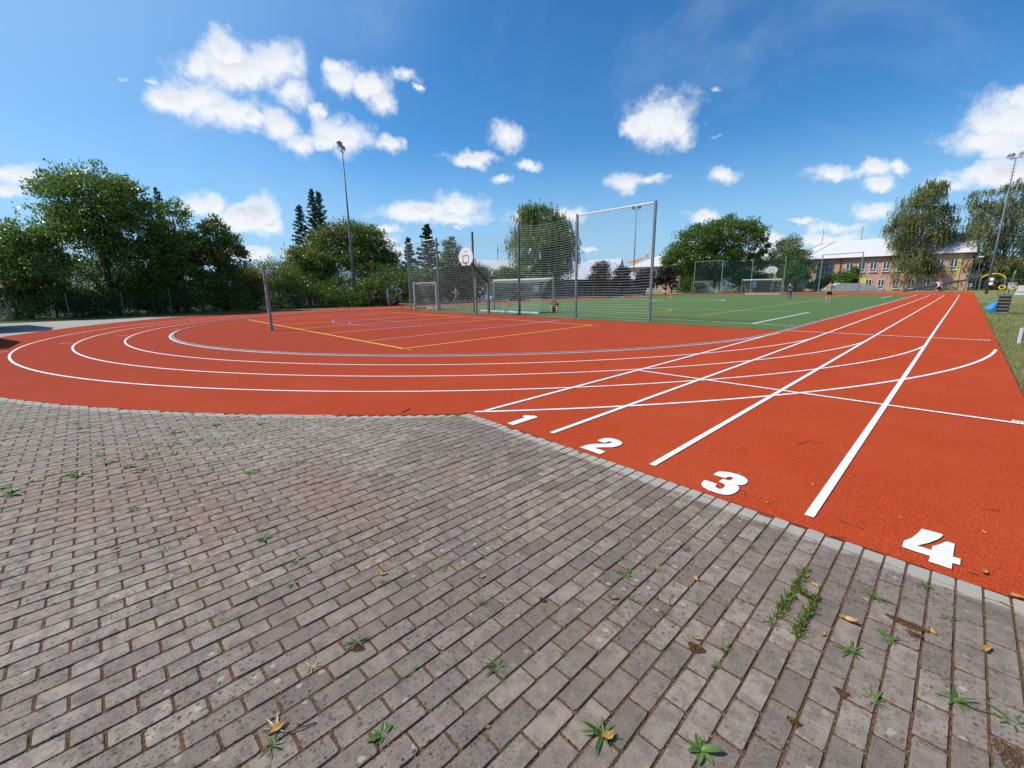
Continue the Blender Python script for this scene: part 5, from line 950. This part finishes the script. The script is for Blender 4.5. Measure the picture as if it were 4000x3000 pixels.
# ---------------------------------------------------------------- people
dg=bpy.context.evaluated_depsgraph_get()
def skin_mesh(name,V,E,Rr,root=0,sub=1):
    me=bpy.data.meshes.new(name); me.from_pydata([tuple(v) for v in V],E,[]); o=bpy.data.objects.new(name,me); COL.objects.link(o); m=o.modifiers.new('s','SKIN')
    for i,r_ in enumerate(Rr): me.skin_vertices[0].data[i].radius=r_ if isinstance(r_,tuple) else (r_,r_)
    for i in range(len(V)): me.skin_vertices[0].data[i].use_root=(i==root)
    m.use_smooth_shade=True; s_=o.modifiers.new('u','SUBSURF'); s_.levels=sub; s_.render_levels=sub
    dg=bpy.context.evaluated_depsgraph_get(); n=bpy.data.meshes.new_from_object(o.evaluated_get(dg)); bpy.data.objects.remove(o); n.name=name; return n
def person(x,y,rz,lab,pose='stand',shirt=None,shorts=BLK,long_=False,shoes=WCL,hair=HAIR,h=1.78,group=None,longhair=False,socks=None,sleeve=True):
    t=empty('person',(x,y,0.),lab,'person',group,rz); k=h/1.78; J={}
    # facing -Y
    J.update(pel=(0,0,.95),wst=(0,.01,1.1),chs=(0,0,1.32),nk=(0,.01,1.5),hd=(0,-.02,1.63),top=(0,0,1.72))
    for s_,n in ((-1,'l'),(1,'r')):
        J['sh'+n]=(s_*.17,.01,1.43); J['el'+n]=(s_*.23,.03,1.15); J['ha'+n]=(s_*.24,-.05,.90); J['fi'+n]=(s_*.235,-.08,.82); J['hp'+n]=(s_*.09,0,.90); J['kn'+n]=(s_*.10,-.02,.50); J['an'+n]=(s_*.11,.02,.09); J['to'+n]=(s_*.13,-.16,.035)
    if pose=='walk': J.update(knl=(-.10,-.16,.52),anl=(-.10,-.10,.10),tol=(-.11,-.27,.04),knr=(.10,.06,.5),anr=(.10,.30,.13),tor=(.11,.14,.03),ell=(-.24,.13,1.17),hal=(-.22,.05,.95),fil=(-.21,.0,.88),elr=(.24,-.08,1.17),har=(.2,-.24,1.05),fir=(.19,-.3,1.03))
    if pose=='run': J.update(knl=(-.09,-.28,.62),anl=(-.09,-.05,.28),tol=(-.10,-.2,.2),knr=(.10,.12,.52),anr=(.10,.40,.30),tor=(.11,.40,.14),ell=(-.27,.16,1.22),hal=(-.18,-.02,1.06),fil=(-.16,-.08,1.08),elr=(.25,-.10,1.2),har=(.12,-.30,1.32),fir=(.1,-.36,1.36))
    if pose=='fold': J.update(ell=(-.26,-.05,1.2),hal=(-.05,-.22,1.18),fil=(.03,-.24,1.18),elr=(.26,-.05,1.2),har=(.06,-.2,1.22),fir=(-.02,-.23,1.23),knr=(.11,.04,.5),anr=(.13,.14,.09),tor=(.16,-.02,.035))
    if pose=='reach': J.update(ell=(-.42,-.02,1.38),hal=(-.68,-.06,1.42),fil=(-.77,-.07,1.43),knl=(-.14,-.12,.5),anl=(-.26,-.02,.09),tol=(-.28,-.2,.04),knr=(.16,.1,.52),anr=(.2,.3,.14),tor=(.2,.16,.05))
    if pose=='hips': J.update(ell=(-.36,.08,1.2),hal=(-.17,-.02,1.02),fil=(-.12,-.06,.98),elr=(.36,.08,1.2),har=(.17,-.02,1.02),fir=(.12,-.06,.98))
    if pose in('sit','bench'):
        dz=-.83 if pose=='sit' else -.45
        for q in ('pel','wst','chs','nk','hd','top','shl','shr','ell','elr','hal','har','fil','fir','hpl','hpr'): a=J[q]; J[q]=(a[0],a[1]-(.12 if a[2]>1.2 else 0),a[2]+dz)
        if pose=='sit':
            J.update(knl=(-.14,-.40,.50),anl=(-.14,-.62,.10),tol=(-.15,-.8,.05),knr=(.16,-.45,.42),anr=(.2,-.72,.08),tor=(.2,-.9,.08),hal=(-.1,-.38,.5),fil=(-.06,-.45,.48),har=(.12,-.40,.46),fir=(.08,-.46,.44),ell=(-.27,-.2,.42),elr=(.27,-.2,.4))
        else: J.update(knl=(-.12,-.42,.52),anl=(-.12,-.42,.1),tol=(-.12,-.6,.04),knr=(.14,-.42,.52),anr=(.14,-.40,.1),tor=(.14,-.58,.04),hal=(-.08,-.42,.58),fil=(-.05,-.48,.56),har=(.08,-.42,.58),fir=(.05,-.48,.56),ell=(-.24,-.25,.75),elr=(.24,-.25,.75),chs=(0,-.1,.86),nk=(0,-.2,1.03),hd=(0,-.28,1.13),top=(0,-.27,1.22),shl=(-.17,-.16,.97),shr=(.17,-.16,.97))
    names=list(J); V=[Vector(J[n])*k for n in names]; ix={n:i for i,n in enumerate(names)}
    rad=dict(pel=(.14,.10),wst=(.125,.09),chs=(.155,.105),nk=(.055,.055),hd=(.082,.092),top=(.055,.06))
    for n in 'lr': rad.update({'sh'+n:.062,'el'+n:.042,'ha'+n:.030,'fi'+n:.020,'hp'+n:.088,'kn'+n:.058,'an'+n:.040,'to'+n:.034})
    E=[('pel','wst'),('wst','chs'),('chs','nk'),('nk','hd'),('hd','top')]
    for n in 'lr': E+=[('chs','sh'+n),('sh'+n,'el'+n),('el'+n,'ha'+n),('ha'+n,'fi'+n),('pel','hp'+n),('hp'+n,'kn'+n),('kn'+n,'an'+n),('an'+n,'to'+n)]
    VV=list(V); EE=[(ix[a],ix[b]) for a,b in E]; RR=[tuple(c*k for c in rad[n]) if isinstance(rad[n],tuple) else rad[n]*k for n in names]
    for n in 'lr':                                  # five fingers of unequal length
        a=V[ix['ha'+n]]; b=V[ix['fi'+n]]; d=(b-a).normalized(); sd=d.cross(Vector((0,0,1)) if abs(d.z)<.8 else Vector((0,1,0))).normalized()
        for j,(o_,l_) in enumerate(((-.030,.060),(-.012,.078),(.006,.082),(.024,.070),)):
            VV.append(b+sd*o_*k+d*l_*k); RR.append(.008*k); EE.append((ix['fi'+n],len(VV)-1))
        VV.append(a+sd*-.055*k+d*.05*k); RR.append(.010*k); EE.append((ix['ha'+n],len(VV)-1))
    VV.append(V[ix['hd']]+Vector((0,-.115,-.015))*k); RR.append(.016*k); EE.append((ix['hd'],len(VV)-1))       # nose
    me=skin_mesh('body',VV,EE,RR,0); me.materials.append(SKIN); bo=bpy.data.objects.new('body',me); COL.objects.link(bo); bo.parent=t
    hd=V[ix['hd']]; tp=V[ix['top']]
    hm=MB().ell((0,0,0),(.093*k,.105*k,.085*k),12,8); ho=hm.build('hair',hair,t,True); ho.location=(hd+tp)/2+Vector((0,.022,.025))*k
    if longhair: MB().ell((0,0,0),(.09*k,.05*k,.2*k),10,7).build('hair',hair,t,True).location=hd+Vector((0,.09,-.12))*k
    face=MB()
    for s_ in (-1,1): face.ell((hd.x+s_*.03*k,hd.y-.088*k,hd.z+.012*k),(.010*k,.008*k,.007*k),6,4)
    face.box((hd.x,hd.y-.088*k,hd.z-.045*k),(.045*k,.01*k,.009*k)); face.build('face_features',BLACK,t)
    def cloth(name,m,chain,rr):
        ns=sorted({q for e in chain for q in e},key=lambda q:list(rr).index(q)); idx={q:i for i,q in enumerate(ns)}
        def P(q):
            if q.startswith('*'): a,b,f=q[1:].split('|'); return V[ix[a]].lerp(V[ix[b]],float(f))
            return V[ix[q]]
        me=skin_mesh(name,[P(q) for q in ns],[(idx[a],idx[b]) for a,b in chain],[rr[q] if isinstance(rr[q],tuple) else (rr[q],rr[q]) for q in ns],0); me.materials.append(m); o=bpy.data.objects.new(name,me); COL.objects.link(o); o.parent=t
    if shirt:
        ch=[('pel','wst'),('wst','chs'),('chs','*chs|nk|.75')]; rr={'pel':(.165,.125),'wst':(.155,.12),'chs':(.18,.13),'*chs|nk|.75':(.075,.07)}
        for n in 'lr':
            e='*sh%s|el%s|.62'%(n,n) if sleeve else '*sh%s|el%s|.15'%(n,n); ch+=[('chs','sh'+n),('sh'+n,e)]; rr['sh'+n]=.078; rr[e]=.068
        cloth('shirt',shirt,ch,rr)
    ch=[('pel','*pel|wst|.5')]; rr={'pel':(.16,.125),'*pel|wst|.5':(.15,.12)}
    for n in 'lr':
        if long_: e1='kn'+n; e2='*kn%s|an%s|.92'%(n,n); ch+=[('pel','hp'+n),('hp'+n,e1),(e1,e2)]; rr['hp'+n]=.105; rr[e1]=.075; rr[e2]=.062
        else: e1='*hp%s|kn%s|.75'%(n,n); ch+=[('pel','hp'+n),('hp'+n,e1)]; rr['hp'+n]=.112; rr[e1]=.105
    cloth('trousers' if long_ else 'shorts',shorts,ch,rr)
    for n in 'lr':
        a=V[ix['an'+n]]; b=V[ix['to'+n]]; me=skin_mesh('shoe',[a+Vector((0,.03,-.03))*k,b.lerp(a,.4)-Vector((0,0,.004))*k,b],[(0,1),(1,2)],[(.05*k,.045*k)]*2+[(.042*k,.034*k)],0); me.materials.append(shoes); o=bpy.data.objects.new('shoe',me); COL.objects.link(o); o.parent=t
    return t
person(-7.83,44.12,R(170),'shirtless man in black shorts and white socks walking on the turf','fold',None,BLK,False,WCL,HAIR,1.80)
person(-13.35,55.,R(175),'man in dark shirt and blue jeans standing on the turf seen from behind','walk',NAVY,DENIM,True,NAVY,HAIR,1.80)
person(-28.35,56.2,R(20),'person in black shirt and white shorts near the centre circle','stand',BLK,WCL,False,BLK,HAIR,1.78)
person(-26.79,55.,R(80),'person all in black with lime shoes near the centre circle','walk',BLK,BLK,False,LIME,HAIR,1.80)
person(-2.34,73.6,R(10),'man in a pale pink shirt and black shorts stretching out one arm on the lanes','reach',WCL,BLK,False,WCL,FAIR,1.85)
person(-38.95,21.14,R(150),'man in light blue shirt and grey shorts standing by the left mast','stand',CLOUDB,GREYC,False,BLK,FAIR,1.74)
person(-40.18,20.5,R(60),'person in black with long dark hair and white shoes by the left mast','stand',BLK,BLK,True,WCL,HAIR,1.66,None,True)
person(-30.39,22.9,R(-60),'shirtless runner in royal blue shorts behind the near net','run',None,RBLUE,False,BLK,HAIR,1.72)
q=AY(1889,1200,23.2); person(q.x,23.2,R(-70),'runner mostly hidden by a net post, only a trailing leg shows','run',BLK,BLK,False,BLK,HAIR,1.75)
q=G(2050+.3194*365,750+.3194*1480); person(q[0],q[1],R(35),'person in black sitting on the turf with raised knees beside the near goal','sit',BLK,BLK,False,BLK,FAIR,1.75)
person(-41.35,48.7,R(-60),'bare shouldered person sitting bent forward on the bench beyond the back straight','bench',None,BLK,False,BLK,HAIR,1.75)
q=G(2155,1180); person(-40.5,52.5,R(-50),'shirtless person standing behind the right post of the near goal','stand',None,BLK,False,BLK,HAIR,1.78)
q=D(1556,1190,43.5); person(q.x,q.y,R(-40),'person sitting in the shade of the trees left of the net','sit',BLK,BLK,False,BLK,FAIR,1.7)
q=D(1525,1190,43.8); person(q.x,q.y,R(-30),'second person sitting low in the shade beside the man in blue','sit',REDC,BLK,False,WCL,HAIR,1.65)
q=D(3578,1142,88); person(q.x,q.y,R(-10),'person in pink top and light blue shorts behind the far fence','stand',REDC,mat('pale_denim',(.25,.3,.42),rough=.9),False,WCL,FAIR,1.75)
